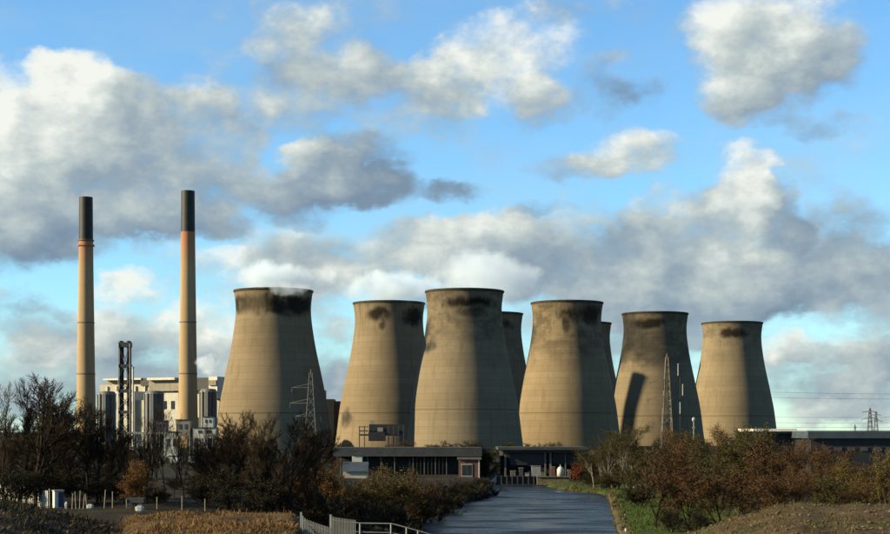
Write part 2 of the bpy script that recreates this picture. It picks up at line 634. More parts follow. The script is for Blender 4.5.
def tower_material(idx, stains, soot, smear_shade):
    """weathered concrete; stains = soot patches (bearing, height, half bearing, half height, strength)"""
    m = bpy.data.materials.new('tower_concrete_%d' % idx)
    m.use_nodes = True
    t = m.node_tree
    t.nodes.clear()
    w = NT(t)
    out = t.nodes.new('ShaderNodeOutputMaterial')
    bs = t.nodes.new('ShaderNodeBsdfPrincipled')
    tc = t.nodes.new('ShaderNodeTexCoord')
    v = w.v('ADD', tc.outputs['Object'], (idx * 37.0, idx * 11.0, 0))
    x, y, z = w.sep(tc.outputs['Object'])
    ang = w.m('MULTIPLY', w.m('ARCTAN2', x, w.m('MULTIPLY', y, -1)), 57.2958)        # 0 towards the canal, negative to the left
    blot = w.noise(v, .035, 5, .6)
    base = w.mix(w.step(blot, .3, .7), (0.1202, 0.0980, 0.0663), (0.1483, 0.1208, 0.0823))
    # pour lifts: rings of slightly different concrete
    lift = w.noise(w.comb(idx * 3.3, 0.0, w.m('MULTIPLY', w.m('FLOOR', w.m('DIVIDE', z, 4.6)), 3.7)), 1.0, 1, .5)
    base = w.mix(w.m('MULTIPLY', w.step(lift, .3, .7), .42), base, (0.1026, 0.0816, 0.0530))
    joint = w.m('PINGPONG', z, 2.3)
    base = w.mix(w.m('MULTIPLY', w.m('SUBTRACT', 1.0, w.step(joint, 0.0, .30)), .42), base, (0.0682, 0.0534, 0.0345))
    jl = w.m('ABSOLUTE', w.m('SUBTRACT', z, 27.6 + 1.3 * (idx % 3)))
    base = w.mix(w.m('MULTIPLY', w.m('SUBTRACT', 1.0, w.step(jl, .2, .75)), .55), base, (0.0481, 0.0371, 0.0252))
    # run-down streaks
    st = w.noise(w.v('MULTIPLY', v, (1, 1, .035)), .32, 5, .6)
    base = w.mix(w.m('MULTIPLY', w.step(st, .46, .74), .5), base, (0.0801, 0.0637, 0.0411))
    fine = w.noise(v, .5, 6, .65)
    base = w.mix(w.m('MULTIPLY', w.step(fine, .45, .8), .3), base, (0.0921, 0.0742, 0.0477))
    # greyer weathering in the upper part; one tower also has plume shade painted in
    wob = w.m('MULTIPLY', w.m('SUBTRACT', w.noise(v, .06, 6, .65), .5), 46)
    up = w.step(w.m('ADD', z, wob), smear_shade[0], smear_shade[1])
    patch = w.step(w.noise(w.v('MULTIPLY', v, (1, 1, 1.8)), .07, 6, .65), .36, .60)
    base = w.mix(w.m('MULTIPLY', w.m('MULTIPLY', up, patch), smear_shade[2]), base, (0.0464, 0.0386, 0.0278))
    # rain has drawn the rim's soot down in thin runs
    run = w.noise(w.comb(w.m('MULTIPLY', ang, .55), idx * 9.7, w.m('MULTIPLY', z, .03)), 1.0, 5, .65)
    reach = w.m('MULTIPLY', w.step(w.m('ADD', z, w.m('MULTIPLY', w.noise(w.comb(w.m('MULTIPLY', ang, .12), idx * 4.1, 0.0), 1.0, 3, .6), 40)), 100, 132), .62)
    base = w.mix(w.m('MULTIPLY', w.step(run, .46, .68), reach), base, (0.0300, 0.0250, 0.0180))
    # soot plumes under the rim
    nz = w.m('MULTIPLY', w.m('SUBTRACT', w.noise(v, .11, 6, .62), .5), 1.7)
    nz2 = w.m('MULTIPLY', w.m('SUBTRACT', w.noise(w.v('MULTIPLY', v, (1, 1, .15)), .4, 4, .6), .5), .9)
    for (a0, z0, da, dz, k) in stains:
        q = w.comb(w.m('DIVIDE', w.m('SUBTRACT', ang, a0), da), w.m('DIVIDE', w.m('SUBTRACT', z, z0), dz), 0.0)
        dd = w.m('ADD', w.m('ADD', w.v('LENGTH', q), nz), nz2)
        halo = w.m('SUBTRACT', 1.0, w.step(dd, .9, 1.8))
        base = w.mix(w.m('MULTIPLY', halo, .35), base, (0.1803, 0.1483, 0.0995))
        core = w.m('SUBTRACT', 1.0, w.step(w.m('SUBTRACT', dd, w.m('MULTIPLY', w.step(w.m('SUBTRACT', z0 + dz * .2, z), 0.0, dz * 2.2), nz2)), .40, 1.38))
        base = w.mix(w.m('MULTIPLY', core, k), base, (0.0081, 0.0071, 0.0059))
    rim = w.step(z, 111.2, 112.0)
    base = w.mix(w.m('MULTIPLY', rim, .8), base, (0.0481, 0.0371, 0.0239))
    base = w.mix(1.0, base, ((1.0, .97, .94), (1.05, 1.03, 1.0), (.97, .97, .97), (.95, .95, .95), (1.04, 1.0, .93), (.95, .95, .95), (.93, .93, .92), (1.08, 1.08, 1.06))[idx], 'MULTIPLY')
    w.l.new(base, bs.inputs['Base Color'])
    bs.inputs['Roughness'].default_value = .95
    bs.inputs['Specular IOR Level'].default_value = .08
    w.l.new(bs.outputs[0], out.inputs[0])
    return m


def shell_mesh():
    prof = []
    z = 2.0
    while z < 112.9:
        r = tower_radius(z)
        # smooth the hand-read profile a little
        r = (tower_radius(max(2, z - 4)) + r * 2 + tower_radius(min(113, z + 4))) / 4
        prof.append((r, z))
        z += 2.3
    prof = [p for p in prof if p[1] < 112.7]
    prof.append((27.6, 113))
    inner = [(27.0, 113), (25.4, 104), (25.3, 98), (27.6, 80), (34.0, 48)]
    b = MB().lathe(prof + inner, 96)
    return b


SHELL = shell_mesh()
SHELL_ME = SHELL.mesh('shell', M['concrete'], smooth=True)
RIM_ME = MB().lathe([(27.5, 112.5), (27.98, 112.7), (28.0, 113.8), (27.2, 113.8), (26.9, 112.6)], 96).mesh('rim', mat('tower_rim_concrete', (.040, .034, .026), .95, .3, .2, .1), smooth=False)
BASIN_ME = MB().lathe([(46, 0), (46, 3.2), (45.4, 3.2), (45.4, 2.0), (41, 2.0)], 64).mesh('basin_wall', M['concrete'])
TOWERS = [
    # px, D, label, stains (bearing, height, half bearing, half height, strength), soot, smear
    (273.5, 1106, 'leftmost cooling tower, black soot band right round below its rim', [(-20, 103.2, 120, 6.6, .96), (40, 102, 60, 8.0, .9)], .55, (70, 120, .1)),
    (389, 1232, 'cooling tower half hidden behind the tallest one, soot patch near its rim', [(-16, 103, 22, 6, .97), (-9, 95, 7, 5, .8), (50, 102, 30, 8, .95)], .55, (80, 120, .2)),
    (464.5, 1110, 'biggest cooling tower in the middle, foremost, wide soot smudge under its rim', [(6, 103, 44, 5.5, .97), (10, 97, 30, 3.6, .7)], .55, (58, 96, .75)),
    (490, 1343, 'shaded cooling tower mostly hidden behind the middle one, right edge showing', [(0, 103, 40, 5, .9)], .6, (60, 96, .5)),
    (567, 1229, 'cooling tower right of the middle one with a round soot blot and pale halo', [(2, 102, 24, 6.5, .95), (-6, 95, 8, 6, .8), (40, 103, 26, 8, .9)], .55, (56, 94, .8)),
    (581, 1460, 'dark cooling tower mostly hidden behind its lit neighbour, only right edge visible', [(0, 103, 40, 5, .9)], .6, (60, 96, .5)),
    (655, 1342, 'second cooling tower from the right, dull top half and a diagonal shadow stripe', [(-20, 104, 34, 4.5, .93)], .5, (56, 80, .6)),  # its upper smear also paints in shade from the steam plume
    (732, 1456, 'rightmost cooling tower, pale halo round an eye-shaped soot spot', [(-8, 102.5, 30, 5.0, .96)], .5, (66, 110, .5)),
]
for i, (px, D, lab, stains, soot, smear_shade) in enumerate(TOWERS):
    r = thing('cooling_tower', lab, 'cooling tower', (X(px, D), D, 0.6), 0, 'cooling towers')
    if i in (0, 2):
        r.scale = (.985,) * 3
    s = link('shell', SHELL_ME, r)
    s.material_slots[0].link = 'OBJECT'
    s.material_slots[0].material = tower_material(i, stains, soot, smear_shade)
    link('rim', RIM_ME, r)
    link('basin_wall', BASIN_ME, r)

# ------------------------------------------------------------------ the two tall chimneys
def chimney_material(name):
    m = bpy.data.materials.new(name)
    m.use_nodes = True
    t = m.node_tree
    t.nodes.clear()
    w = NT(t)
    out = t.nodes.new('ShaderNodeOutputMaterial')
    bs = t.nodes.new('ShaderNodeBsdfPrincipled')
    tc = t.nodes.new('ShaderNodeTexCoord')
    v = tc.outputs['Object']
    x, y, z = w.sep(v)
    n = w.noise(w.v('MULTIPLY', v, (1, 1, .12)), .25, 5, .6)
    c = w.mix(w.step(n, .3, .7), (0.2001, 0.1462, 0.0838), (0.2475, 0.1835, 0.1069))
    red = w.step(w.m('ADD', z, w.m('MULTIPLY', n, 30)), 150, 186)
    c = w.mix(red, c, (0.2340, 0.1058, 0.0581))
    j = w.m('PINGPONG', z, 5.0)
    c = w.mix(w.m('MULTIPLY', w.m('SUBTRACT', 1.0, w.step(j, 0.0, .4)), .2), c, (0.1404, 0.0806, 0.0427))
    w.l.new(c, bs.inputs['Base Color'])
    bs.inputs['Roughness'].default_value = .95
    bs.inputs['Specular IOR Level'].default_value = .1
    w.l.new(bs.outputs[0], out.inputs[0])
    return m


CHIM = chimney_material('chimney_concrete')
for px, D, ztop, zblk, lab, collar in (
        (86, 1251, 198.5, 165.5, 'left tall chimney with black top and a collar below it', True),
        (188, 1245, 202.5, 170.6, 'right tall chimney, slightly taller in view, black cap over a reddish shaft', False)):
    r = thing('chimney', lab, 'chimney', (X(px, D), D, 0), 0, 'tall power station chimneys')
    rb, rt = 8.0, 5.15
    def rad(z):
        return rt + (rb - rt) * max(0, 1 - z / ztop) ** 1.25
    prof = [(rad(z), z) for z in [k * zblk / 24 for k in range(25)]]
    MB().lathe(prof, 40).build('shaft', CHIM, r, smooth=True)
    MB().lathe([(rad(zblk) + .02, zblk), (rad(ztop) + .05, ztop), (rad(ztop) - .9, ztop), (rad(ztop) - .9, ztop - 6)], 40).build('black_top', M['black_steel'], r, smooth=False)
    if collar:
        MB().lathe([(5.3, 160), (6.5, 160.2), (6.5, 161.4), (5.3, 161.5)], 32).build('platform', mat('collar_rust', (.20, .10, .06), .9, .3, .3, .1), r)
        MB().lathe([(5.3, 164), (6.2, 164.2), (6.2, 165.2), (5.3, 165.4)], 32).build('platform', M['dark_metal'], r)
    for zz in (60, 100):
        MB().lathe([(rad(zz) - .1, zz), (rad(zz) + .25, zz + .1), (rad(zz) + .25, zz + .8), (rad(zz) - .1, zz + .9)], 32).build('band', M['concrete'], r)


# ------------------------------------------------------------------ power station buildings on the left
def local(r, D):
    return r.location


def wall_row(r, name, px0, px1, py0, py1, D, depth, m, dy=0.0):
    """a slab of building that spans those columns and rows at distance D, as a part of r"""
    x0, x1, z0, z1 = X(px0, D), X(px1, D), Z(py1, D), Z(py0, D)
    return MB().box(((x0 + x1) / 2 - r.location.x, D + depth / 2 + dy - r.location.y, (z0 + z1) / 2 - r.location.z), (x1 - x0, depth, z1 - z0)).build(name, m, r)


D0 = 1360
hall = thing('boiler_house', 'long cream boiler house behind the two chimneys, white parapet and dark roof sections', 'building', (X(158, D0), D0, 0))
wall_row(hall, 'wall', 94, 228, 384, 446, D0, 60, M['cream_clad'])
wall_row(hall, 'upper_wall', 100, 140, 379, 384.5, D0, 50, M['tan_clad'], 3)
wall_row(hall, 'upper_wall', 150, 197, 379.5, 391, D0 - 4, 50, M['tan_clad'], 0)
wall_row(hall, 'parapet', 99, 141, 377.6, 379.4, D0 - 3, 56, M['white_clad'])
wall_row(hall, 'parapet', 150, 180, 377.6, 380, D0 - 8, 56, M['white_clad'])
wall_row(hall, 'roof_section', 140, 150, 378, 385.5, D0 - 2, 40, M['dark_clad'])
wall_row(hall, 'roof_section', 197, 217, 378.3, 391, D0 - 6, 40, M['dark_clad'])
wall_row(hall, 'end_wall', 217, 226, 377.5, 399, D0 - 10, 40, M['white_clad'])
wall_row(hall, 'roof_section', 217.5, 225.5, 381, 386, D0 - 11.5, 3, M['tan_clad'])
for k in range(9):
    wall_row(hall, 'pilaster', 102 + k * 10.4, 103.0 + k * 10.4, 385.5, 446, D0 - 1.4, 1.4, M['white_clad'])
for k in range(8):
    wall_row(hall, 'window_band', 104.5 + k * 10.4, 110.5 + k * 10.4, 393, 397, D0 - .5, .5, M['glass'])

hall.rotation_euler.z = R(-24)
hall.scale.x = 1.1
annex = thing('turbine_annex', 'low white annex block in front of the cream boiler house', 'building', (X(150, 1300), 1300, 0))
wall_row(annex, 'wall', 92, 132, 391, 446, 1300, 24, M['white_clad'])
wall_row(annex, 'wall', 160, 182, 393, 446, 1300, 24, M['white_clad'])
wall_row(annex, 'wall', 132.2, 159.8, 400, 446, 1303, 20, M['cream_clad'])
for px in (98, 107, 116, 125, 165, 174):
    wall_row(annex, 'window', px, px + 3.5, 401, 409, 1299.6, .4, M['glass'])


annex.rotation_euler.z = R(-20)


def silo(px0, px1, py0, D, lab, n=5, stripes=True):
    x0, x1 = X(px0, D), X(px1, D)
    h = Z(py0, D)
    r = thing('ribbed_silo', lab, 'silo', ((x0 + x1) / 2, D, 0), 0, 'silos beside the chimneys')
    rr = (x1 - x0) / 2
    MB().lathe([(rr, 0), (rr, h - 2.2), (rr * .82, h - .4), (rr * .3, h)], 28, closed_top=True).build('drum', M['silo'], r, smooth=False)
    for k in range(n):
        a = math.pi * (1.12 + .76 * k / (n - 1))
        MB().box((math.cos(a) * (rr + .3), math.sin(a) * (rr + .3), (h - 2) / 2), (.9, .9, h - 2), a).build('rib', M['pale_metal'] if k % 2 == 0 else M['dark_metal'], r)
    MB().lathe([(rr + .3, h - 2.6), (rr + .3, h - 2.0), (rr, h - 2.0)], 28).build('ring', M['pale_metal'], r)


silo(98, 116, 391, 1190, 'grey ribbed silo left of the black steel flue stack')
silo(145, 164, 390.5, 1190, 'grey ribbed silo between the flue stack and the right chimney')
silo(200, 217, 388.5, 1185, 'grey ribbed silo between the right chimney and leftmost cooling tower')

# bundle of four steel flues
D0 = 1090
fs = thing('flue_stack', 'dark steel stack of four bundled flues with ring platforms', 'stack', (X(125.3, D0), D0, 0))
hh = Z(341, D0)
for sx in (-1, 1):
    for sy in (-1, 1):
        MB().tube((sx * 2.75, sy * 2.6, 0), (sx * 2.55, sy * 2.6, hh), 1.15, 1.05, 14).build('flue', M['black_steel'], fs)
for zz, e in ((hh - 2.6, 1.5), (Z(366, D0), .5), (Z(391, D0), .5), (Z(412, D0), .5)):
    MB().box((0, 0, zz), (8.0, 8.0, 1.6 + e)).build('platform', M['dark_metal'], fs)
br = MB()
lev = [0, 12, 22, 31, 40, 50, hh - 3]
for a, b in zip(lev, lev[1:]):
    for y in (-3.9, 3.9):
        br.tube((-3.8, y, a), (3.8, y, b), .22, .22, 4).tube((3.8, y, a), (-3.8, y, b), .22, .22, 4)
br.build('bracing', M['dark_metal'], fs, kind='stuff')
for sx in (-1, 1):
    MB().tube((sx * 4.1, -4.0, 0), (sx * 3.8, -4.0, hh - 2), .3, .3, 6).build('corner_post', M['pale_metal'], fs)

blk = thing('dark_block_house', 'dark stepped block half hidden behind the right foot of the leftmost tower', 'building', (X(327, 1240), 1240, 0))
wall_row(blk, 'wall', 310, 334, 399, 450, 1240, 20, M['dark_clad'])
wall_row(blk, 'upper_wall', 310, 325, 390, 398.9, 1243, 14, M['dark_clad'])
wall_row(blk, 'side_wall', 334.1, 344, 401, 450, 1244, 14, M['dark_metal'])
pole = thing('vent_pipe', 'slender pale vent pipe just right of the steel flue stack', 'pipe', (X(133, 1085), 1085, 0))
MB().tube((0, 0, 0), (0, 0, Z(368, 1085)), .75, .6, 10).build('pipe', M['white_clad'], pole)
MB().tube((0, 0, Z(368, 1085)), (0, 0, Z(368, 1085) + .8), .95, .95, 10).build('cowl', M['pale_metal'], pole)

plant_specs = [
    (164, 178, 432, 456, 'white clad plant house with ladder seen through the bare trees', 'w'),
    (169, 180, 456, 475, 'narrow white filter tower below the clad plant house', 'w'),
    (189, 195, 454, 468, 'small white tank beside the filter tower, seen between trunks', 'w'),
    (193, 216, 428, 438, 'low white plant room at the foot of leftmost cooling tower', 'w'),
    (203, 213, 417, 428, 'white vent housing standing on the low plant room', 'w'),
    (156, 166, 421, 432, 'grey round-shouldered hopper behind the bare trees', 'g'),
    (176, 190, 420, 436, 'brown steel pump house right of the second chimney foot', 'b'),
]
for (a, b_, t_, u_, lab, k) in plant_specs:
    D = 640
    zb = Z(u_, D)
    r = thing('plant_house', lab, 'plant building', (X((a + b_) / 2, D), D, 0))
    wd, zt = X(b_, D) - X(a, D), Z(t_, D)
    mm = {'w': M['white_clad'], 'g': M['silo'], 'b': M['tan_clad']}[k]
    MB().box((0, 3, (zt + zb) / 2), (wd, 6, zt - zb)).build('wall', mm, r)
    MB().box((0, 3, zt + .15), (wd + .5, 6.5, .3)).build('roof', M['grey_roof'], r)
    if zb > 2.6:
        for sx in (-1, 1):
            for dy in (.3, 5.7):
                MB().box((sx * (wd / 2 - .25), dy, zb / 2), (.4, .4, zb)).build('stilt', M['pale_metal'], r)
    for kk in range(2):
        MB().box((-wd * .2 + kk * wd * .4, -.06, (zt + zb) / 2 + .6), (wd * .16, .12, (zt - zb) * .3)).build('louvre', M['dark_metal'], r)

gant = thing('pipe_bridge', 'long pale pipe bridge crossing behind the bare trees at left', 'pipe bridge', (X(145, 600), 600, 0))
MB().box((0, 0, Z(433, 600)), (X(168, 600) - X(120, 600), 1.6, .8)).build('deck', M['pale_metal'], gant)
for px in (122, 137, 152, 166):
    MB().box((X(px, 600) - X(145, 600), 0, Z(433, 600) / 2 + .5), (.5, .5, Z(433, 600))).build('trestle', M['grey_metal'], gant)

# ------------------------------------------------------------------ pylons, masts, wires
def pylon(px, D, pytop, base_w, lab, arms, m, group, waist=.4, thick=.16, bays=9):
    zt = Z(pytop, D)
    zg = ground_z(X(px, D), D) if D < 2000 else 2.6
    r = thing('lattice_pylon', lab, 'pylon', (X(px, D), D, zg), 0, group)
    h = zt - zg
    def half(z):
        t = z / h
        return base_w / 2 * ((1 - t) * 1.0 + t * .16) if t > waist else base_w / 2 * (1 - t * (1 - (1 - waist) * 1.0 - waist * .16) / 1.0 * 1.0)
    def hw(z):
        t = z / h
        return base_w / 2 * (1 - .84 * t)
    for sx in (-1, 1):
        for sy in (-1, 1):
            MB().tube((sx * hw(0), sy * hw(0), -.3), (sx * hw(h * .96), sy * hw(h * .96), h * .96), thick, thick * .8, 5).build('leg', m, r)
    MB().tube((0, 0, h * .955), (0, 0, h), thick * 1.6, thick * .6, 5).build('peak', m, r)
    b = MB()
    zs = [h * .96 * (1 - (1 - k / bays) ** 1.25) for k in range(bays + 1)]
    for z0, z1 in zip(zs, zs[1:]):
        for (ax, ay, bx, by) in ((-1, -1, 1, -1), (-1, 1, 1, 1), (-1, -1, -1, 1), (1, -1, 1, 1)):
            b.tube((ax * hw(z0), ay * hw(z0), z0), (bx * hw(z1), by * hw(z1), z1), thick * .55, None, 4)
            b.tube((bx * hw(z0), by * hw(z0), z0), (ax * hw(z1), ay * hw(z1), z1), thick * .55, None, 4)
    b.build('bracing', m, r, kind='stuff')
    for (py, lpx, rpx) in arms:
        z = Z(py, D) - zg
        for lim in (lpx, rpx):
            xe = X(lim, D) - X(px, D)
            a = MB()
            tip = (xe, 0, z)
            for sy in (-1, 1):
                a.tube((0, sy * hw(z), z), tip, thick * .8, None, 4)
                a.tube((0, sy * hw(z), z + abs(xe) * .22), tip, thick * .8, None, 4)
            ca = a.build('cross_arm', m, r, kind='stuff')
            MB().tube((xe, 0, z), (xe, 0, z - 1.6), thick * .9, None, 6).build('insulator', M['dark_metal'], ca)
    return r


pylon(311, 560, 369, 5.2, 'pale lattice pylon with two pairs of arms before the leftmost cooling tower', [(387.5, 292, 320), (403, 290, 323), (416, 296, 321)], mat('dull_galvanised_lattice', (.075, .075, .07), .7, .2, .3, .2), 'pylons', thick=.16)
pylon(667, 900, 353, 7.0, 'brownish lattice pylon standing before the second tower from the right', [(382, 650, 676), (399, 648, 680)], mat('rusty_lattice', (.09, .078, .06), .8, .3, .3, .2), 'pylons', thick=.3, bays=12)
pylon(870, 2400, 407, 9.0, 'small distant pylon on the right horizon', [(412, 863, 877), (419, 862, 878)], M['dark_metal'], 'pylons', thick=.45, bays=7)
pylon(876, 2900, 411, 9.0, 'faint pylon just right of the distant one on the right horizon', [(415, 871, 881), (421, 870, 882)], M['dark_metal'], 'pylons', thick=.4, bays=6)
pylon(855, 3400, 424, 6.0, 'tiny distant mast left of the far pylons on the horizon', [(427, 853, 857)], M['dark_metal'], 'pylons', thick=.4, bays=4)
for k, (pa, pb, lab) in enumerate([(392, 393.5, 'topmost overhead wire right of rightmost cooling tower'), (397.5, 398.2, 'second overhead wire from the top at right'), (417, 415.5, 'third overhead wire from the top at right'), (422.5, 421, 'fourth overhead wire from the top at right'), (427, 425.5, 'lowest overhead wire just above the right horizon')]):
    D = 1900
    pts = []
    for q in range(13):
        t = q / 12
        px = 772 + t * 200
        sag = 2.5 * 4 * t * (1 - t)
        pts.append(P(px, pa + (pb - pa) * t, D) - Vector((0, 0, sag * .5)))
    tag(MB().poly(pts, .17, 4).build('power_line', M['dark_metal']), lab, 'cable', 'overhead wires')

am = thing('antenna_mast', 'slim dark mast with three white antenna panels against a shaded tower', 'mast', (X(680, 1180), 1180, 2.5))
MB().tube((0, 0, 0), (0, 0, Z(362, 1180) - 2.5), .14, .10, 8).build('pole', M['dark_metal'], am)
for (px, py0, py1) in ((678.2, 363.5, 375.5), (682.8, 384, 395.5), (680.2, 402, 413.5)):
    z0, z1 = Z(py1, 1180) - 2.5, Z(py0, 1180) - 2.5
    MB().box((X(px, 1180) - X(680, 1180), -.5, (z0 + z1) / 2), (.75, .6, z1 - z0), .5).build('antenna_panel', M['pale_metal'], am)
    MB().tube((0, 0, (z0 + z1) / 2), (X(px, 1180) - X(680, 1180), -.4, (z0 + z1) / 2), .12, None, 6).build('bracket', M['dark_metal'], am)

lm = thing('beacon_mast', 'short mast with a white lamp head between the two rightmost towers', 'mast', (X(693.8, 700), 700, 2.6))
zz = Z(431, 700) - 2.6
MB().tube((0, 0, 0), (0, 0, zz + 4.0), .25, .2, 8).build('pole', M['pale_metal'], lm)
MB().lathe([(.2, zz + 4), (.75, zz + 4.4), (.85, zz + 5.2), (.55, zz + 5.9), (.1, zz + 6.1)], 12).build('lamp_head', M['pale_metal'], lm, smooth=True)
MB().box((0, 0, zz + 1.5), (1.2, .6, .5)).build('bracket', M['pale_metal'], lm)

# ------------------------------------------------------------------ low buildings along the canal
D0 = 470
lb = thing('long_shed', 'long low shed with grey roof edge left of the canal head', 'building', (X(408, D0), D0, 2.4))
def row(r, name, px0, px1, py0, py1, D, depth, m, dy=0.0):
    return wall_row(r, name, px0, px1, py0, py1, D, depth, m, dy)
row(lb, 'roof', 333, 482, 447.4, 455, D0 - 1.5, 18, M['grey_roof'])
row(lb, 'gutter', 333, 482, 455.05, 456.2, D0 - 1.7, .3, M['dark_metal'])
row(lb, 'wall', 336, 480, 456.3, 482, D0 + 3, 12, M['shed_wall'])
for k in range(11):
    row(lb, 'column', 409 + k * 3.7, 409.9 + k * 3.7, 456.3, 482, D0 - .8, .35, M['concrete'] if k % 3 == 1 else M['shed_wall'])
for k in range(5):
    row(lb, 'column', 340 + k * 13.5, 341.0 + k * 13.5, 456.3, 482, D0 - .8, .35, M['concrete'])

D0 = 440
kb = thing('brick_kiosk', 'small red brick kiosk with white window frame beside the canal', 'building', (X(469, D0), D0, 2.0))
row(kb, 'wall', 459, 480, 459.5, 484, D0, 5, M['brick'])
row(kb, 'roof', 457.5, 481.5, 457.6, 459.4, D0 - .5, 6, M['concrete'])
fr = row(kb, 'window_frame', 461, 472.5, 463.5, 476.5, D0 - .12, .12, M['wood_pale'])
for o_ in (row(kb, 'window_pane', 462, 466.4, 464.8, 475.2, D0 - .16, .04, M['glass']), row(kb, 'window_pane', 467.1, 471.5, 464.8, 475.2, D0 - .16, .04, M['glass']), row(kb, 'sill', 460.6, 473, 476.7, 477.5, D0 - .3, .3, M['concrete'])):
    o_.parent = fr
row(kb, 'corner_post', 478.3, 479.6, 459.6, 484, D0 - .14, .14, M['white_paint'])

ls = thing('lean_to_shed', 'low shed with blue-grey sloping roof among orange bushes', 'shed', (X(355, 420), 420, 2.2))
x0, x1 = X(342, 420) - ls.location.x, X(368, 420) - ls.location.x
z0, z1 = Z(471, 420) - 2.2, Z(462, 420) - 2.2
MB().quad([(x0, 0, z0), (x1, 0, z0), (x1, 4, z1), (x0, 4, z1)]).quad([(x0, 0, z0 - .15), (x0, 4, z1 - .15), (x1, 4, z1 - .15), (x1, 0, z0 - .15)]).quad([(x0, 0, z0 - .15), (x1, 0, z0 - .15), (x1, 0, z0), (x0, 0, z0)]).build('roof', M['blue_roof'], ls)
MB().box(((x0 + x1) / 2, 2.2, (z0 - .2) / 2), (x1 - x0 - .4, 3.4, z0 - .2)).build('wall', M['cream_clad'], ls)

ws = thing('white_hut', 'tiny pale hut between the blue roof and the long shed', 'hut', (X(357, 450), 450, 2.4))
row(ws, 'wall', 352, 362, 455.5, 462, 450, 4, M['white_clad'])
row(ws, 'roof', 351, 363, 453.9, 455.4, 449.7, 4.6, M['grey_roof'])

# open-sided loading shed across the head of the canal
D0 = 470
cs = thing('loading_shed', 'dark open-sided loading shed on columns at the canal head', 'building', (X(538, D0), D0, 1.6))
row(cs, 'roof', 498, 588, 447.0, 449.8, D0 - 2, 22, M['grey_roof'])
row(cs, 'fascia', 499, 588, 449.85, 452.4, D0 - 1, 1, M['dark_clad'])
row(cs, 'eaves_bracket', 499.5, 503, 449.9, 455.5, D0 - 1.7, .6, M['concrete'])
row(cs, 'upper_panel', 510, 544.4, 452.5, 465, D0 + .5, .4, M['dark_clad'])
row(cs, 'upper_panel', 552.5, 588, 452.5, 464, D0 + .5, .4, M['shed_wall'])
row(cs, 'back_wall', 500, 588, 452.5, 480.5, D0 + 14, .5, M['dark_clad'])
for a, b_ in ((504.5, 506.3), (544.5, 546.2), (549.3, 551.6), (565, 566)):
    row(cs, 'column', a, b_, 452.5, 484, D0, .5, M['concrete'])
row(cs, 'low_wall', 528, 545, 470.5, 478.5, D0 + 1.5, .5, M['concrete'])
row(cs, 'low_wall', 508, 523, 474, 482, D0 + 1.8, .4, M['shed_wall'])

tq = thing('timber_quay', 'dark timber quay front under the loading shed at the canal end', 'quay', (X(519, 463), 463, 0))
MB().box((0, .6, .9), (X(541, 463) - X(494, 463), 1.2, 2.6)).build('front', M['shed_wall'], tq)
for k in range(9):
    MB().box((X(496 + k * 5.4, 463) - X(519, 463), -.1, 1.0), (.28, .3, 3.0)).build('fender', M['dark_metal'], tq)
qw = thing('quay_wall', 'short sunlit stone quay wall below the loading shed', 'wall', (X(553, 458), 458, 0))
MB().box((0, 0, 1.0), (X(570, 458) - X(538, 458), 2.0, 2.3)).build('wall', M['stone'], qw)
MB().box((0, -.1, 2.24), (X(570, 458) - X(538, 458) + .3, 2.4, .2)).build('coping', M['concrete'], qw)
tk = thing('round_tank', 'small white round tank standing under the loading shed', 'tank', (X(560.5, 460), 460, 2.3))
MB().lathe([(1.0, 0), (1.0, Z(466, 460) - 3.2), (.6, Z(466, 460) - 2.6), (.1, Z(466, 460) - 2.4)], 20, closed_bottom=True).build('drum', M['white_paint'], tk, smooth=True)
MB().tube((0, 0, Z(466, 460) - 2.5), (0, 0, Z(466, 460) - 1.9), .2, None, 8).build('vent', M['grey_metal'], tk)
random.seed(21)
for k, (px, py0, py1, w_, mm, lab) in enumerate([
        (513, 471, 480, 5, 'concrete', 'pale crate stack by the left column of the loading shed'),
        (521, 468, 480, 4, 'dark_metal', 'dark upright hopper under the left bay of the loading shed'),
        (527, 473, 481, 4, 'wood_pale', 'timber pallet stack in the middle of the loading shed'),
        (536, 466, 470.4, 9, 'grey_metal', 'grey steel tray on the low wall in the loading shed'),
        (553, 467, 480, 4, 'brick', 'rust red cabinet beside the paired columns of the loading shed'),
        (569, 470, 480, 3, 'concrete', 'thin concrete post right of the white round tank')]):
    D = 466
    r = thing('stacked_goods', lab, 'goods', (X(px, D), D, 0), 0, 'goods under the loading shed')
    a, b_ = X(px - w_ / 2, D) - r.location.x, X(px + w_ / 2, D) - r.location.x
    zb, zt = Z(py1, D), Z(py0, D)
    MB().box((0, 0, (1.5 + zt) / 2), (b_ - a, 1.4, zt - 1.5)).build('body', M[mm], r)
    MB().box((0, 0, zt + .06), (b_ - a + .2, 1.6, .12)).build('lid', M['grey_metal'], r)

# pump gantry at the foot of the second tower
D0 = 900
pg = thing('pump_gantry', 'dark steel gantry with house on top at foot of the second cooling tower', 'gantry', (X(381, D0), D0, 2.6))
row(pg, 'house', 369, 404.5, 424.2, 434, D0, 12, M['dark_clad'])
row(pg, 'house', 368.5, 385, 432, 441, D0 - 3, 10, M['dark_clad'])
row(pg, 'window', 377.5, 383, 427.5, 431.5, D0 - .4, .4, M['tan_clad'])
row(pg, 'railing', 359, 368.4, 426.4, 427.2, D0, .4, M['dark_metal'])
row(pg, 'railing', 359, 368.4, 430.2, 431.4, D0, .4, M['dark_metal'])
row(pg, 'deck', 359, 404, 434.1, 435.6, D0 - 1, 12, M['dark_metal'])
for px in (359, 364, 388, 393, 398, 403):
    row(pg, 'post', px, px + .9, 426, 450, D0 - 1.6, .5, M['dark_metal'])
row(pg, 'vent', 370, 374, 420.5, 424.1, D0 + 2, 3, M['tan_clad'])

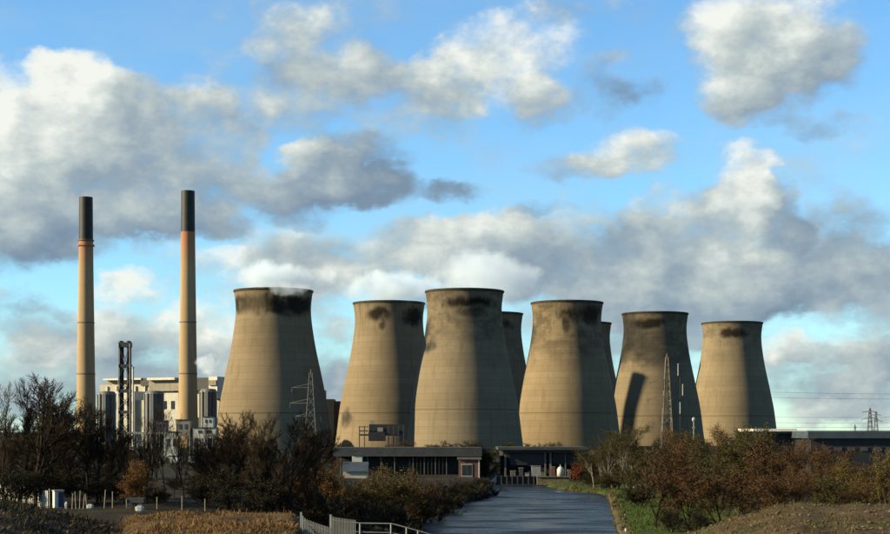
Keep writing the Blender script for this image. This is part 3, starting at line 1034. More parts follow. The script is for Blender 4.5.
# long buildings on the right
D0 = 420
wb = thing('warehouse', 'long dark warehouse with slate blue roof at the right edge', 'building', (X(850, D0), D0, 2.0))
row(wb, 'roof', 808, 960, 431.2, 438.2, D0 - 1, 30, M['blue_roof'])
row(wb, 'wall', 811, 960, 438.3, 474, D0, 28, M['dark_clad'])
row(wb, 'ridge', 808, 960, 430.5, 431.1, D0 + 6, 1.2, M['dark_clad'])
for k in range(6):
    row(wb, 'window', 822 + k * 13, 829 + k * 13, 447, 451, D0 - .2, .2, M['dark_metal'])
wr = thing('pale_roof_shed', 'shed with bright sunlit flat roof left of the dark warehouse', 'building', (X(780, 440), 440, 2.0))
row(wr, 'roof', 753, 797, 428.6, 431.2, 438, 22, M['pale_roof'])
row(wr, 'roof', 797.2, 809, 430.2, 431.6, 438, 22, M['pale_roof'])
row(wr, 'wall', 757, 809, 431.7, 470, 440, 20, M['dark_clad'])
row(wr, 'fascia', 754, 808, 431.3, 433.4, 438.4, .6, M['dark_metal'])

# ------------------------------------------------------------------ trees
def grow(seed, height=10.0, spread=.55, levels=5, trunks=1, split=(3, 5), droop=0.0, up=.35, leaf=0, leaf_size=.2, base=.22, lean=.08, twig_r=.011, thick=.02, leaf_mi=1):
    """one tree: trunk mesh (stem and limbs) and crown mesh (twigs and leaves), both about `height` tall"""
    rnd = random.Random(seed)
    tb, cb = MB(), MB()
    tips = []

    def branch(p, d, length, r, lvl):
        seg = 3 if lvl < 3 else 2
        pts = [p]
        dd = d.copy()
        for s in range(seg):
            j = .16 + .05 * lvl
            dd = (dd + Vector((rnd.uniform(-j, j), rnd.uniform(-j, j), rnd.uniform(-j, j) + (up * .12 if lvl else .05) - droop * .1 * lvl))).normalized()
            pts.append(pts[-1] + dd * (length / seg))
        rr = [r * (1 - .55 * i / seg) for i in range(seg + 1)]
        for i in range(seg):
            if lvl <= 2:
                tb.tube(pts[i], pts[i + 1], rr[i], rr[i + 1], 6 if lvl == 0 else 4, caps=False)
            else:
                cb.tube(pts[i], pts[i + 1], max(rr[i], twig_r), max(rr[i + 1], twig_r * .8), 3, caps=False)
        if lvl >= levels:
            tips.append(pts[-1])
            tips.append(pts[-2])
            return
        n = rnd.randint(*split) + (2 if lvl == 0 else 0)
        for k in range(n):
            t = (base if lvl == 0 else .25) + (1 - (base if lvl == 0 else .25)) * (k + rnd.random() * .8) / n
            t = min(t, .98)
            q = t * seg
            i = min(int(q), seg - 1)
            bp = pts[i].lerp(pts[i + 1], q - i)
            ax = (pts[i + 1] - pts[i]).normalized()
            o = ax.orthogonal().normalized()
            o.rotate(Matrix.Rotation(rnd.uniform(0, 6.283), 3, ax))
            sp = spread * rnd.uniform(.7, 1.25) * (1.15 - .3 * t if lvl == 0 else 1)
            nd = (ax * math.cos(sp) + o * math.sin(sp) + Vector((0, 0, up * .3))).normalized()
            if nd.z < -.2:
                nd.z *= .3
                nd.normalize()
            ln = length * rnd.uniform(.45, .68) * (1.1 - .35 * t if lvl == 0 else 1)
            branch(bp, nd, ln, max(r * rnd.uniform(.38, .55), twig_r), lvl + 1)
        # leader
        branch(pts[-1], dd, length * .55, r * .45, lvl + 1)

    for k in range(trunks):
        a = rnd.uniform(0, 6.283)
        ln = lean if trunks == 1 else lean + .28 * rnd.random()
        d0 = Vector((math.cos(a) * ln, math.sin(a) * ln, 1)).normalized()
        p0 = Vector((math.cos(a), math.sin(a), 0)) * (.25 * height * .08 * (trunks > 1) * trunks * rnd.random())
        branch(p0 - Vector((0, 0, .3)), d0, height * .52 * rnd.uniform(.85, 1.0), height * thick, 0)
    if leaf:
        for k in range(leaf):
            p = rnd.choice(tips)
            p = p + Vector((rnd.gauss(0, .18), rnd.gauss(0, .18), rnd.gauss(0, .18))) * height * .1
            a = Vector((rnd.gauss(0, 1), rnd.gauss(0, 1), rnd.gauss(0, .6))).normalized()
            b = a.orthogonal().normalized()
            b.rotate(Matrix.Rotation(rnd.uniform(0, 6.283), 3, a))
            s = leaf_size * rnd.uniform(.6, 1.3)
            c = a.cross(b)
            cb.quad([p - b * s * .5, p + c * s * .3, p + b * s * .5, p - c * s * .3], leaf_mi)
    # normalise to unit height and record the half width
    zmax = max(max(v[2] for v in cb.v), 1e-3)
    k = height / zmax
    xs = sorted(abs(v[0]) for v in cb.v)
    hw = xs[int(len(xs) * .97)] * k
    for b in (tb, cb):
        b.v = [(v[0] * k, v[1] * k, v[2] * k) for v in b.v]
    return tb, cb, hw


def bark(name, col, var=.3):
    return mat(name, col, .95, var, 1.5, .05)


def leafmat(name, cols, scale=.35):
    m = bpy.data.materials.new(name)
    m.use_nodes = True
    t = m.node_tree
    t.nodes.clear()
    w = NT(t)
    out = t.nodes.new('ShaderNodeOutputMaterial')
    bs = t.nodes.new('ShaderNodeBsdfPrincipled')
    tc = t.nodes.new('ShaderNodeTexCoord')
    oi = t.nodes.new('ShaderNodeObjectInfo')
    v = w.v('ADD', tc.outputs['Object'], w.v('MULTIPLY', (91.0, 37.0, 53.0), w.comb(oi.outputs['Random'], oi.outputs['Random'], oi.outputs['Random'])))
    n = w.noise(v, scale, 4, .6)
    n2 = w.noise(v, 5.0, 2, .6)
    c = w.mix(w.step(n, .35, .65), cols[0], cols[1])
    c = w.mix(w.m('MULTIPLY', w.step(n2, .5, .7), .7), c, cols[2])
    w.l.new(c, bs.inputs['Base Color'])
    bs.inputs['Roughness'].default_value = .8
    bs.inputs['Specular IOR Level'].default_value = .1
    w.l.new(bs.outputs[0], out.inputs[0])
    return m


BK = bark('dark_bark', (0.0148, 0.0123, 0.0093))
BKT = bark('dark_twigs', (0.0225, 0.0165, 0.0110))
BB = bark('brown_twigs', (0.0398, 0.0269, 0.0154))
BO = bark('olive_twigs', (0.0344, 0.0295, 0.0138))
WB = bark('birch_bark', (.17, .15, .12), .35)
L_DARK = leafmat('dark_bramble_leaves', [(0.0108, 0.0103, 0.0059), (0.0157, 0.0143, 0.0069), (0.0221, 0.0167, 0.0079)])
L_ORANGE = leafmat('orange_autumn_leaves', [(0.0738, 0.0344, 0.0089), (0.0984, 0.0467, 0.0108), (0.1181, 0.0640, 0.0148)])
L_RUSSET = leafmat('russet_leaves', [(0.0464, 0.0256, 0.0111), (0.0698, 0.0352, 0.0135), (0.0864, 0.0480, 0.0185)])
L_OLIVE = leafmat('olive_leaves', [(0.0246, 0.0236, 0.0079), (0.0394, 0.0344, 0.0108), (0.0492, 0.0418, 0.0138)])
L_OCHRE = leafmat('ochre_leaves', [(0.0517, 0.0369, 0.0108), (0.0738, 0.0517, 0.0138), (0.0886, 0.0640, 0.0172)])
L_RED = leafmat('red_leaves', [(0.0787, 0.0172, 0.0089), (0.1132, 0.0246, 0.0108), (0.1279, 0.0394, 0.0148)])

PROTO = {}


def proto(kind, n, trunk_m, crown_ms, **kw):
    lst = []
    for i in range(n):
        tb, cb, hw = grow(hash((len(PROTO) * 101 + i * 7 + 5)) & 0xffff, **kw)
        lst.append((tb.mesh('trunk', trunk_m), cb.mesh('crown', crown_ms), kw.get('height', 10.0), hw))
    PROTO[kind] = lst


proto('bare', 5, BK, [BKT, L_DARK], height=10, levels=5, split=(3, 5), spread=.50, up=.55, leaf=60, leaf_size=.08, thick=.016, twig_r=.011, base=.16)
proto('slender', 3, BK, [BKT, L_DARK], height=10, levels=5, split=(2, 4), spread=.40, up=.55, base=.3, leaf=30, leaf_size=.08, thick=.011, twig_r=.010)
proto('thicket', 3, BK, [BKT, L_DARK], height=5, trunks=6, levels=4, split=(2, 4), spread=.6, up=.1, base=.1, leaf=8000, leaf_size=.12, thick=.010)
proto('orange', 2, BK, [BB, L_ORANGE], height=5, trunks=4, levels=4, split=(3, 4), spread=.6, up=.15, base=.12, leaf=7000, leaf_size=.12, thick=.012)
proto('russet', 3, BK, [BB, L_RUSSET], height=8, trunks=3, levels=5, split=(2, 4), spread=.55, up=.25, base=.12, leaf=9000, leaf_size=.12, thick=.012)
proto('olive', 3, BK, [BO, L_OLIVE], height=8, trunks=3, levels=5, split=(2, 4), spread=.55, up=.25, base=.12, leaf=10000, leaf_size=.12, thick=.012)
proto('brown', 3, BK, [BB, L_RUSSET], height=9, trunks=1, levels=5, split=(3, 4), spread=.5, up=.3, base=.1, leaf=4500, leaf_size=.11, thick=.014)
proto('ochre', 2, BK, [BO, L_OCHRE], height=6, trunks=4, levels=4, split=(3, 4), spread=.6, up=.15, base=.1, leaf=9000, leaf_size=.11, thick=.011)
proto('birch', 3, WB, [BO, L_OLIVE], height=11, levels=4, split=(3, 5), spread=.40, up=.35, droop=.15, base=.42, leaf=2200, leaf_size=.11, thick=.0075)
proto('red', 1, BK, [BB, L_RED], height=4, trunks=4, levels=3, split=(3, 5), spread=.4, up=.3, base=.12, leaf=2600, leaf_size=.17, thick=.012)
COUNT = {}


def tree(kind, px, D, top, wpx, label, group, name=None, cat=None):
    lst = PROTO[kind]
    i = COUNT.get(kind, 0)
    COUNT[kind] = i + 1
    tm, cm, h0, hw0 = lst[i % len(lst)]
    x = X(px, D)
    zg = ground_z(x, D)
    h = max(1.0, Z(top, D) - zg)
    sz = h / h0
    sx = (wpx / 2 * D / F) / hw0
    sx = max(.45 * sz, min(sx, 2.2 * sz))
    shrub = kind in ('thicket', 'orange', 'red', 'ochre')
    r = thing(name or ('shrub' if shrub else ('birch_tree' if kind == 'birch' else 'tree')), label, cat or ('shrub' if shrub else 'tree'), (x, D, zg - .05), random.uniform(0, 6.28), group)
    r.scale = (sx, sx, sz)
    tk_ = link('trunk', tm, r)
    if kind not in ('bare', 'slender', 'birch', 'brown'):
        tk_['kind'] = 'stuff'                        # many thin stems from one root
    link('crown', cm, r)
    return r


random.seed(5)
G1 = 'bare trees on the left bank'
tree('bare', 38, 190, 371, 96, 'largest bare tree near the left edge, spreading dark crown', G1)
tree('bare', 4, 205, 380, 66, 'bare tree cut off by the left edge of the picture', G1)
tree('bare', 74, 210, 389, 58, 'bare tree in front of the left tall chimney', G1)
tree('bare', 101, 200, 400, 52, 'bare tree between left chimney and the steel flue stack', G1)
tree('slender', 124, 196, 417, 34, 'slender bare tree below the steel flue stack', G1)
tree('slender', 147, 192, 405, 40, 'slender bare tree halfway between flue stack and right chimney', G1)
tree('slender', 165, 198, 398, 34, 'slender bare tree just left of right chimney foot', G1)
tree('slender', 185, 196, 410, 40, 'bare tree across the foot of the right chimney', G1)
tree('slender', 156, 204, 408, 36, 'thin bare tree right of the steel flue stack', G1)
tree('slender', 174, 206, 412, 36, 'thin bare tree before the white clad plant house', G1)
tree('slender', 195, 204, 418, 36, 'thin bare tree between right chimney and the leftmost tower', G1)
tree('bare', 214, 206, 416, 44, 'bare tree left of the foot of the leftmost cooling tower', G1)
tree('bare', 112, 214, 408, 46, 'bare tree before the left grey silo', G1)
tree('bare', 306, 206, 414, 46, 'bare tree right behind the pale pylon foot', G1)
tree('slender', 205, 190, 425, 40, 'short bare tree below the low white plant room', G1)
tree('bare', 229, 188, 408, 58, 'bare tree before the left side of the leftmost cooling tower', G1)
tree('bare', 260, 182, 411, 66, 'bare tree before the middle of the leftmost cooling tower', G1)
tree('bare', 290, 192, 407, 56, 'bare tree just left of the pale lattice pylon', G1)
tree('bare', 246, 190, 414, 56, 'bare tree standing close behind the tall dark thickets', G1)
tree('bare', 276, 196, 410, 52, 'bare tree before the shaded side of the leftmost cooling tower', G1)
tree('bare', 56, 198, 380, 60, 'bare tree just right of the largest one', G1)
tree('bare', 20, 196, 376, 60, 'bare tree just left of the largest one', G1)
tree('bare', 88, 206, 394, 50, 'bare tree right against the left chimney', G1)
tree('bare', 318, 214, 432, 40, 'low bare tree at the foot of the pale lattice pylon', G1)
G2 = 'dark thickets on the left bank'
for px, D, top, w_, lab in [
        (14, 186, 462, 60, 'dark thicket above the left end of the pale fence'), (58, 192, 466, 60, 'dark thicket behind the blue and white cabin'),
        (96, 196, 470, 56, 'dark thicket behind the leaning pale posts'), (158, 190, 484, 50, 'dark thicket right of the orange autumn bush'),
        (206, 186, 474, 50, 'dark thicket below the small white tank'), (238, 182, 466, 62, 'tall dark thicket left of the middle of the left bank'),
        (276, 180, 468, 60, 'tall dark thicket below the bare trees by the pylon'), (312, 190, 486, 50, 'low dark thicket behind the pale palisade'),
        (352, 200, 492, 56, 'low dark thicket behind the handrail fence'), (392, 210, 496, 50, 'low dark thicket below the big orange-brown bush'),
        (118, 202, 478, 44, 'dark thicket at the foot of the slender trees left of orange bush')]:
    tree('thicket', px, D, top, w_, lab, G2)
G2b = 'dark trees massed behind the left bank'
MASS = ['dim background tree half out of the left edge', 'dim background tree behind the largest bare tree', 'dim background tree left of the left chimney foot', 'dim background tree right below the left chimney',
        'dim background tree behind the flue stack foot, left of orange bush', 'dim background tree straight behind the orange bush', 'dim low background tree right of the orange bush', 'dim background tree below the low white plant room',
        'dim background tree left of the foot of the leftmost tower', 'dim background tree below the lit face of the leftmost tower', 'dim background tree below the shaded face of leftmost tower', 'dim background tree behind the pale pylon foot', 'dim background tree left of the long shed end']
UNDER = ['dim undergrowth at the very left behind the pale fence', 'dim undergrowth behind the trunk of the largest bare tree', 'dim undergrowth below the left chimney', 'dim undergrowth just left of the orange bush',
         'dim undergrowth between orange bush and the white tank', 'dim undergrowth below the low white plant room', 'dim undergrowth below the middle of the leftmost tower', 'dim undergrowth left of the orange bush near the pylon']
for q, (px, D, top, w_, k) in enumerate([(-8, 300, 428, 60, 'bare'), (24, 290, 432, 60, 'brown'), (52, 300, 424, 56, 'bare'), (84, 290, 428, 54, 'brown'), (112, 300, 436, 50, 'bare'), (140, 310, 444, 50, 'brown'),
                                         (152, 300, 452, 36, 'bare'), (206, 310, 448, 40, 'brown'), (216, 300, 440, 50, 'bare'), (244, 300, 430, 56, 'brown'), (272, 290, 428, 56, 'bare'), (300, 300, 434, 50, 'brown'), (326, 330, 444, 40, 'brown')]):
    tree(k, px, D, top, w_, MASS[q], G2b)
for q, (px, D, top, w_) in enumerate([(0, 240, 452, 70), (40, 244, 456, 70), (80, 240, 458, 70), (120, 244, 462, 66), (175, 240, 476, 60), (215, 244, 462, 66), (255, 236, 464, 70), (290, 240, 468, 60)]):
    tree('thicket', px, D, top, w_, UNDER[q], G2b)
tree('orange', 134, 186, 457, 34, 'bright orange autumn bush among the dark bare trees', 'autumn bushes left of the canal')
G3 = 'autumn bushes left of the canal'
tree('orange', 302, 216, 472, 44, 'orange bush right of the tall dark thicket', G3)
tree('orange', 329, 228, 462, 36, 'tall orange bush just left of the blue-grey shed roof', G3)
tree('ochre', 358, 232, 473, 46, 'low orange-ochre bush below the blue-grey shed roof', G3)
tree('ochre', 392, 236, 462, 60, 'broad ochre bush below the long shed', G3)
tree('russet', 420, 250, 468, 44, 'brown bush at the left end of the shed columns', G3)
G4 = 'dark bushes on the left canal bank'
tree('thicket', 428, 268, 480, 44, 'dark bush overhanging the near left canal edge', G4)
tree('thicket', 441, 300, 478, 40, 'dark bush below the brick kiosk on the canal edge', G4)
tree('thicket', 460, 335, 477, 36, 'dark bush at the bend of the left canal edge', G4)
tree('thicket', 480, 370, 477, 24, 'farthest dark bush at the tip of the left bank', G4)
tree('thicket', 412, 250, 492, 40, 'dark bush at the bottom of the left bank by the water', G4)
G5 = 'bushes between the sheds and the towers'
for px, D, top, w_, k, lab in [
        (412, 640, 438.5, 40, 'brown', 'brown bush below the left foot of the middle tower'), (440, 640, 440, 44, 'thicket', 'dark hedge under the middle of the biggest tower'),
        (472, 640, 439.5, 36, 'thicket', 'dark hedge under the shaded side of the biggest tower'), (502, 620, 440, 44, 'olive', 'olive bush where the middle towers meet'),
        (530, 640, 442, 40, 'thicket', 'dark hedge under the left part of the tower above the canal'), (556, 640, 440, 44, 'olive', 'olive hedge above the loading shed roof'),
        (350, 640, 440, 30, 'brown', 'brown bush left of the dark steel gantry'), (386, 660, 442, 40, 'brown', 'brown bush below the dark steel gantry'),
        (489, 482, 447, 26, 'olive', 'olive tree between the kiosk and the loading shed'), (332, 520, 436, 24, 'thicket', 'dark bush left of the long shed roof')]:
    tree(k, px, D, top, w_, lab, G5)
G6 = 'birches on the right bank'
tree('birch', 594, 408, 438, 30, 'leftmost pale-trunked birch on the right bank', G6)
tree('birch', 606, 404, 430, 32, 'second pale-trunked birch from the left on the right bank', G6)
tree('birch', 618, 400, 421, 36, 'tallest pale-trunked birch on the right bank', G6)
tree('birch', 634, 404, 416, 40, 'rightmost birch, before the second tower from the right', G6)
tree('birch', 600, 412, 434, 26, 'slim birch between the two leftmost birches', G6)
tree('birch', 612, 408, 426, 28, 'slim birch left of the tallest birch', G6)
tree('birch', 626, 408, 420, 30, 'slim birch right of the tallest birch', G6)
tree('olive', 603, 398, 470, 38, 'olive bush at the foot of the birches', G6)
tree('olive', 628, 392, 462, 40, 'dense olive bush right of the birch trunks', G6)
tree('red', 578, 436, 461, 14, 'small red-leaved bush by the canal head', G6)
tree('olive', 588, 440, 456, 22, 'olive bush just behind the red-leaved bush', G6)
tree('brown', 650, 360, 424, 50, 'brown tree left of the brownish lattice pylon foot', 'trees on the right bank')
tree('thicket', 590, 414, 474, 30, 'low dark undergrowth on the bank beside the red-leaved bush', G6)
tree('thicket', 612, 398, 476, 34, 'low dark undergrowth below the birches at the bank corner', G6)
tree('brown', 592, 450, 446, 40, 'dim twiggy tree behind the leftmost birch', G6)
tree('olive', 614, 450, 436, 44, 'dim olive tree behind the middle birches', G6)
G7 = 'trees on the right bank'
tree('olive', 648, 330, 430, 50, 'olive tree behind the round brown tree', G7)
tree('brown', 672, 320, 428, 54, 'brown tree at the foot of the brownish lattice pylon', G7)
tree('olive', 700, 330, 430, 50, 'dim olive tree below the white lamp mast, behind the russet one', G7)
tree('brown', 730, 310, 420, 56, 'reddish twiggy tree before the lit face of the rightmost tower', G7)
tree('brown', 757, 306, 424, 56, 'twiggy tree before the shaded side of the rightmost tower', G7)
tree('russet', 785, 296, 440, 54, 'russet tree below the right end of the bright roof', G7)
tree('brown', 815, 290, 444, 54, 'twiggy brown tree before the warehouse corner', G7)
tree('olive', 848, 270, 462, 44, 'low olive bush between the brown trees and the ochre bushes', G7)
tree('brown', 655, 236, 440, 64, 'round brown tree on a thin dark trunk on the grass bank', G7)
tree('russet', 690, 290, 427, 60, 'russet tree under the white lamp mast', G7)
tree('olive', 716, 275, 420, 62, 'olive tree left of the rightmost tower foot', G7)
tree('olive', 742, 268, 421, 64, 'olive-green tree before the rightmost cooling tower', G7)
tree('russet', 771, 256, 434, 62, 'russet tree below the bright sunlit roof', G7)
tree('brown', 842, 262, 444, 52, 'dark twiggy tree before the middle of the warehouse', G7)
tree('brown', 800, 250, 434, 60, 'brown tree below the left end of the warehouse', G7)
tree('brown', 828, 246, 441, 56, 'dark brown tree below the warehouse wall', G7)
tree('ochre', 866, 236, 454, 58, 'ochre bush low in the right corner thicket', G7)
tree('ochre', 889, 230, 444, 46, 'ochre bush cut off by the right edge', G7)
tree('russet', 690, 238, 462, 50, 'russet bush right of the round brown tree', G7)
tree('russet', 722, 232, 460, 60, 'russet bush in front of the olive trees', G7)
tree('brown', 758, 226, 456, 60, 'brown bush above the left flank of the earth mound', G7)
tree('russet', 796, 220, 460, 62, 'russet bush right above the top of the earth mound', G7)
tree('olive', 832, 216, 470, 52, 'olive bush behind the crest of the earth mound', G7)
tree('brown', 870, 212, 474, 56, 'brown bush behind the right end of the earth mound', G7)
tree('thicket', 672, 222, 505, 34, 'low scrub on the grass right of the thin dark trunk', G7)
tree('thicket', 640, 300, 484, 40, 'low dark scrub on the grass left of the round brown tree', G7)
tree('thicket', 702, 212, 508, 44, 'low scrub at the left foot of the earth mound', G7)

# ------------------------------------------------------------------ fences and small things
def on(px, D):
    x = X(px, D)
    return Vector((x, D, ground_z(x, D)))


def fence_at(t):
    """the palisade runs from far left towards the viewer"""
    px, D = -8 + 56 * t, 214 - 30 * t
    return on(px, D)
pf = thing('palisade_fence', 'pale palisade fence at the far left edge below the bare trees', 'fence', fence_at(.5))
o = pf.location.copy()
for k in range(44):
    t = (k + .5) / 44
    q = fence_at(t) - o
    MB().box((q.x, q.y, q.z + 1.0), (.20, .06, 2.0), -1.0).build('pale', M['white_clad'], pf)
for zz in (.45, 1.6):
    a, b_ = fence_at(0) - o, fence_at(1) - o
    MB().tube((a.x + .1, a.y + .1, a.z + zz), (b_.x + .1, b_.y + .1, b_.z + zz), .05, None, 4).build('rail', M['pale_metal'], pf)
for k in range(6):
    q = fence_at(k / 5) - o
    MB().box((q.x + .12, q.y + .12, q.z + 1.1), (.14, .14, 2.25)).build('post', M['pale_metal'], pf)

cab = thing('site_cabin', 'small white and blue upright site cabin right of the pale fence', 'cabin', on(58, 184), .5)
MB().box((0, 0, 1.0), (1.05, 1.05, 1.9)).build('wall', M['white_paint'], cab)
dr = MB().box((.2, -.54, 1.0), (.6, .06, 1.75)).build('door', M['blue_paint'], cab)
MB().box((-.02, -.59, 1.0), (.04, .06, .14)).build('handle', M['grey_metal'], dr)
MB().box((0, 0, 2.02), (1.2, 1.2, .14)).build('roof', M['wood_pale'], cab)
for k, (px, ln, h, lab) in enumerate([(72, .05, 1.7, 'leftmost pale leaning post'), (76, -.06, 1.9, 'second pale leaning post from the left'), (79.5, .04, 2.0, 'third pale leaning post from the left'),
                                      (83, .12, 1.5, 'fourth pale leaning post from the left'), (87, -.1, 1.6, 'fifth pale leaning post from the left'), (104, .08, 2.0, 'sixth pale post, standing alone'),
                                      (112.5, 0, 1.8, 'pale post left of the dry grass bank'), (157, .0, 1.3, 'short grey post above the dry grass bank'), (182, .0, 1.5, 'grey post right of the short one above the grass bank'), (205, 0, 1.3, 'last grey post in the row above the dry grass')]):
    q = on(px, 180)
    p = thing('fence_post', lab, 'post', q, 0, 'pale posts on the left bank')
    MB().tube((0, 0, -.2), (ln * h, 0, h), .065, .05, 6).build('shaft', M['wood_pale'], p)
    MB().box((ln * h, 0, h + .03), (.13, .13, .06)).build('cap', M['pale_metal'], p)
for px, D, w_, h, lab in ((90, 178, .8, .55, 'white block lying below the fifth leaning post'), (139.5, 172, .9, .75, 'white sack at the left end of the dry grass bank'), (66, 182, .35, .75, 'small white drum right of the site cabin')):
    q = on(px, D)
    b = bmesh.new()
    bmesh.ops.create_cube(b, size=1)
    bmesh.ops.bevel(b, geom=b.edges[:] , offset=.22, segments=3, affect='EDGES')
    for v in b.verts:
        v.co.x *= w_; v.co.y *= w_ * .7; v.co.z = (v.co.z + .5) * h
        v.co += Vector((noise.noise(v.co * 3), noise.noise(v.co * 3 + Vector((9, 0, 0))), 0)) * .06
    me = bpy.data.meshes.new('white_block')
    b.to_mesh(me)
    b.free()
    me.materials.append(M['white_paint'])
    tag(link('white_block', me, loc=q), lab, 'block', 'white things on the left bank')
tp = thing('low_trailer', 'low dark trailer behind the white sack', 'trailer', on(136, 178))
MB().box((0, 0, .95), (1.9, 1.2, .5)).build('tub', M['dark_metal'], tp)
for sx in (-.6, .6):
    MB().lathe([(.1, -.1), (.32, -.1), (.32, .1), (.1, .1)], 14).build('wheel', M['dark_metal'], tp, loc=(sx, -.66, .36)).rotation_euler = (R(90), 0, 0)
MB().box((-.95, -.62, .6), (.1, .1, 1.0)).build('prop', M['wood_pale'], tp)

# palisade that runs down to the handrail in the foreground
D1 = 104
fp = thing('steel_palisade', 'pale steel palisade curving down beside the dry grass bank', 'fence', on(316, D1))
o = fp.location
PALE = mat('pale_galvanised_pales', (.34, .33, .28), .6, .15, 1.0, .3)
def toprow(px):
    return interp([(300, 512.5), (306, 519), (318, 523.5), (329, 527), (330.5, 516), (338, 517.5), (352, 519.5), (358, 520)], px)
n = 27
for k in range(n):
    px = 303 + (355 - 303) * k / (n - 1)
    zt = Z(toprow(px), D1) - o.z
    q = on(px, D1) - o
    zb = min(q.z - .1, zt - .8)
    MB().box((q.x, 0, (zt + zb) / 2), (.05, .03, zt - zb)).build('pale', PALE, fp)
pts = [(X(px, D1) - o.x, .05, Z(toprow(px) + 4, D1) - o.z) for px in (303, 306, 312, 318, 324, 329)]
MB().poly(pts, .035, 5).build('rail', M['pale_metal'], fp)
pts = [(X(px, D1) - o.x, .05, Z(toprow(px) + 3, D1) - o.z) for px in (331, 338, 345, 356)]
MB().poly(pts, .035, 5).build('rail', M['pale_metal'], fp)
for px in (301, 330.5):
    zt = Z(toprow(px) - 1.5, D1) - o.z
    MB().box((X(px, D1) - o.x, .1, zt / 2 - .4), (.14, .14, zt + .8)).build('post', M['pale_metal'], fp)

hf = thing('handrail_fence', 'tubular grey handrail fence sloping down towards the canal', 'fence', on(385, 100))
o = hf.location
def rr(px):
    return interp([(352, 522), (360, 523), (392, 523.5), (405, 527), (425, 532.5), (460, 543)], px)
MB().poly([(X(px, 100) - o.x, 0, Z(rr(px), 100) - o.z) for px in (352, 360, 376, 392, 405, 415, 425, 440, 460)], .04, 6).build('top_rail', M['grey_metal'], hf)
MB().poly([(X(px, 100) - o.x, 0, Z(rr(px) + 9, 100) - o.z) for px in (352, 360, 376, 392, 405, 415, 425, 440, 460)], .03, 6).build('mid_rail', M['grey_metal'], hf)
for px in (360, 391, 406.5, 418, 436, 456):
    q = on(px, 100) - o
    zt = Z(rr(px), 100) - o.z
    MB().tube((q.x, 0, min(q.z, zt - 1.1) - .2), (q.x, 0, zt), .05, None, 8).build('post', M['pale_metal'], hf)

# ------------------------------------------------------------------ canal edge stones
cs_b = []
def edge_strip(tab, ys, side, name, label):
    r = thing(name, label, 'kerb', (0, 0, 0))
    for y0, y1 in zip(ys, ys[1:]):
        p0 = Vector((interp(tab, y0) + side * .9, y0, 0))
        p1 = Vector((interp(tab, y1) + side * .9, y1, 0))
        d = (p1 - p0)
        c = (p0 + p1) / 2
        MB().box((0, 0, 0), (.9 * random.uniform(.9, 1.1), d.length - .08, .9)).build('stone', M['stone'], r, loc=(c.x, c.y, .28 + random.uniform(-.04, .04))).rotation_euler = (0, 0, math.atan2(d.y, d.x) - math.pi / 2)
    return r
edge_strip(RIGHT_EDGE, [200 + k * 3.2 for k in range(55)], 1, 'canal_coping', 'weathered stone edging along the right canal bank')

# ------------------------------------------------------------------ grasses
def blades(name, label, n, pick, h, wdt, m, seed, lean=.35):
    rnd = random.Random(seed)
    b = MB()
    k = 0
    while k < n:
        p = pick(rnd)
        k += 1
        if p is None:
            continue
        a = rnd.uniform(0, 6.283)
        hh = h * rnd.uniform(.5, 1.3) * (1 + 1.1 * noise.noise(p * .55)) * (2.4 if rnd.random() < .02 else 1)
        dx, dy = math.cos(a) * wdt / 2, math.sin(a) * wdt / 2
        lx, ly = rnd.gauss(.12, lean) * hh, rnd.gauss(0, lean) * hh
        b.v += [(p.x - dx, p.y - dy, p.z - .05), (p.x + dx, p.y + dy, p.z - .05), (p.x + lx * .4 + dx * .6, p.y + ly * .4 + dy * .6, p.z + hh * .6), (p.x + lx, p.y + ly, p.z + hh)]
        i = len(b.v) - 4
        b.f += [(i, i + 1, i + 2), (i, i + 2, i + 3)]
        b.mi += [0, 0]
    return tag(b.build(name, m), label, 'grass', kind='stuff')


def pk(px0, px1, y0, y1, cond=None):
    def f(rnd):
        y = rnd.uniform(y0, y1)
        px = rnd.uniform(px0, px1)
        x = X(px, y)
        if cond and not cond(x, y, px, rnd):
            return None
        return Vector((x, y, ground_z(x, y)))
    return f


DRY = leafmat('dry_grass', [(.085, .050, .020), (.12, .070, .028), (.07, .050, .022)], .25)
GRN = leafmat('green_grass', [(0.0220, 0.0440, 0.0066), (0.0303, 0.0523, 0.0088), (0.0468, 0.0550, 0.0154)], .15)
SCR = leafmat('mound_weeds', [(0.0468, 0.0385, 0.0165), (0.0330, 0.0330, 0.0121), (0.0770, 0.0550, 0.0275)], .4)
blades('dry_grass', 'dry straw-brown grass on the foreground bank', 60000, pk(116, 304, 80, 124, lambda x, y, px, r: px > 116 + 40 * r.random() ** 2 and px < 304 - 14 * r.random() and fbm(x, y, 5, 3, 9.1) > -.28 + .3 * r.random() - .3), .17, .028, DRY, 1)
blades('bank_grass', 'green grass on the canal bank at right', 16000, pk(604, 720, 225, 400, lambda x, y, px, r: x > interp(RIGHT_EDGE, y) + 1.6 and x < interp(RIGHT_EDGE, y) + 34), .3, .09, GRN, 2)
blades('mound_weeds', 'dry weeds scattered over the right earth mound', 22000, pk(660, 930, 80, 126, lambda x, y, px, r: fbm(x, y, 4, 3, 2.2) > -.05), .16, .022, SCR, 3)
blades('dark_weeds', 'dark weeds on the left earth heap', 12000, pk(-30, 120, 80, 124, lambda x, y, px, r: fbm(x, y, 4, 3, 6.2) > 0), .25, .03, L_DARK, 4)


def edge_pick(rnd):
    y = rnd.uniform(205, 430)
    x = interp(RIGHT_EDGE, y) + rnd.uniform(.1, 2.0)
    if fbm(x, y, 7, 3, 14.0) < .02:
        return None
    return Vector((x, y, max(.15, ground_z(x, y))))


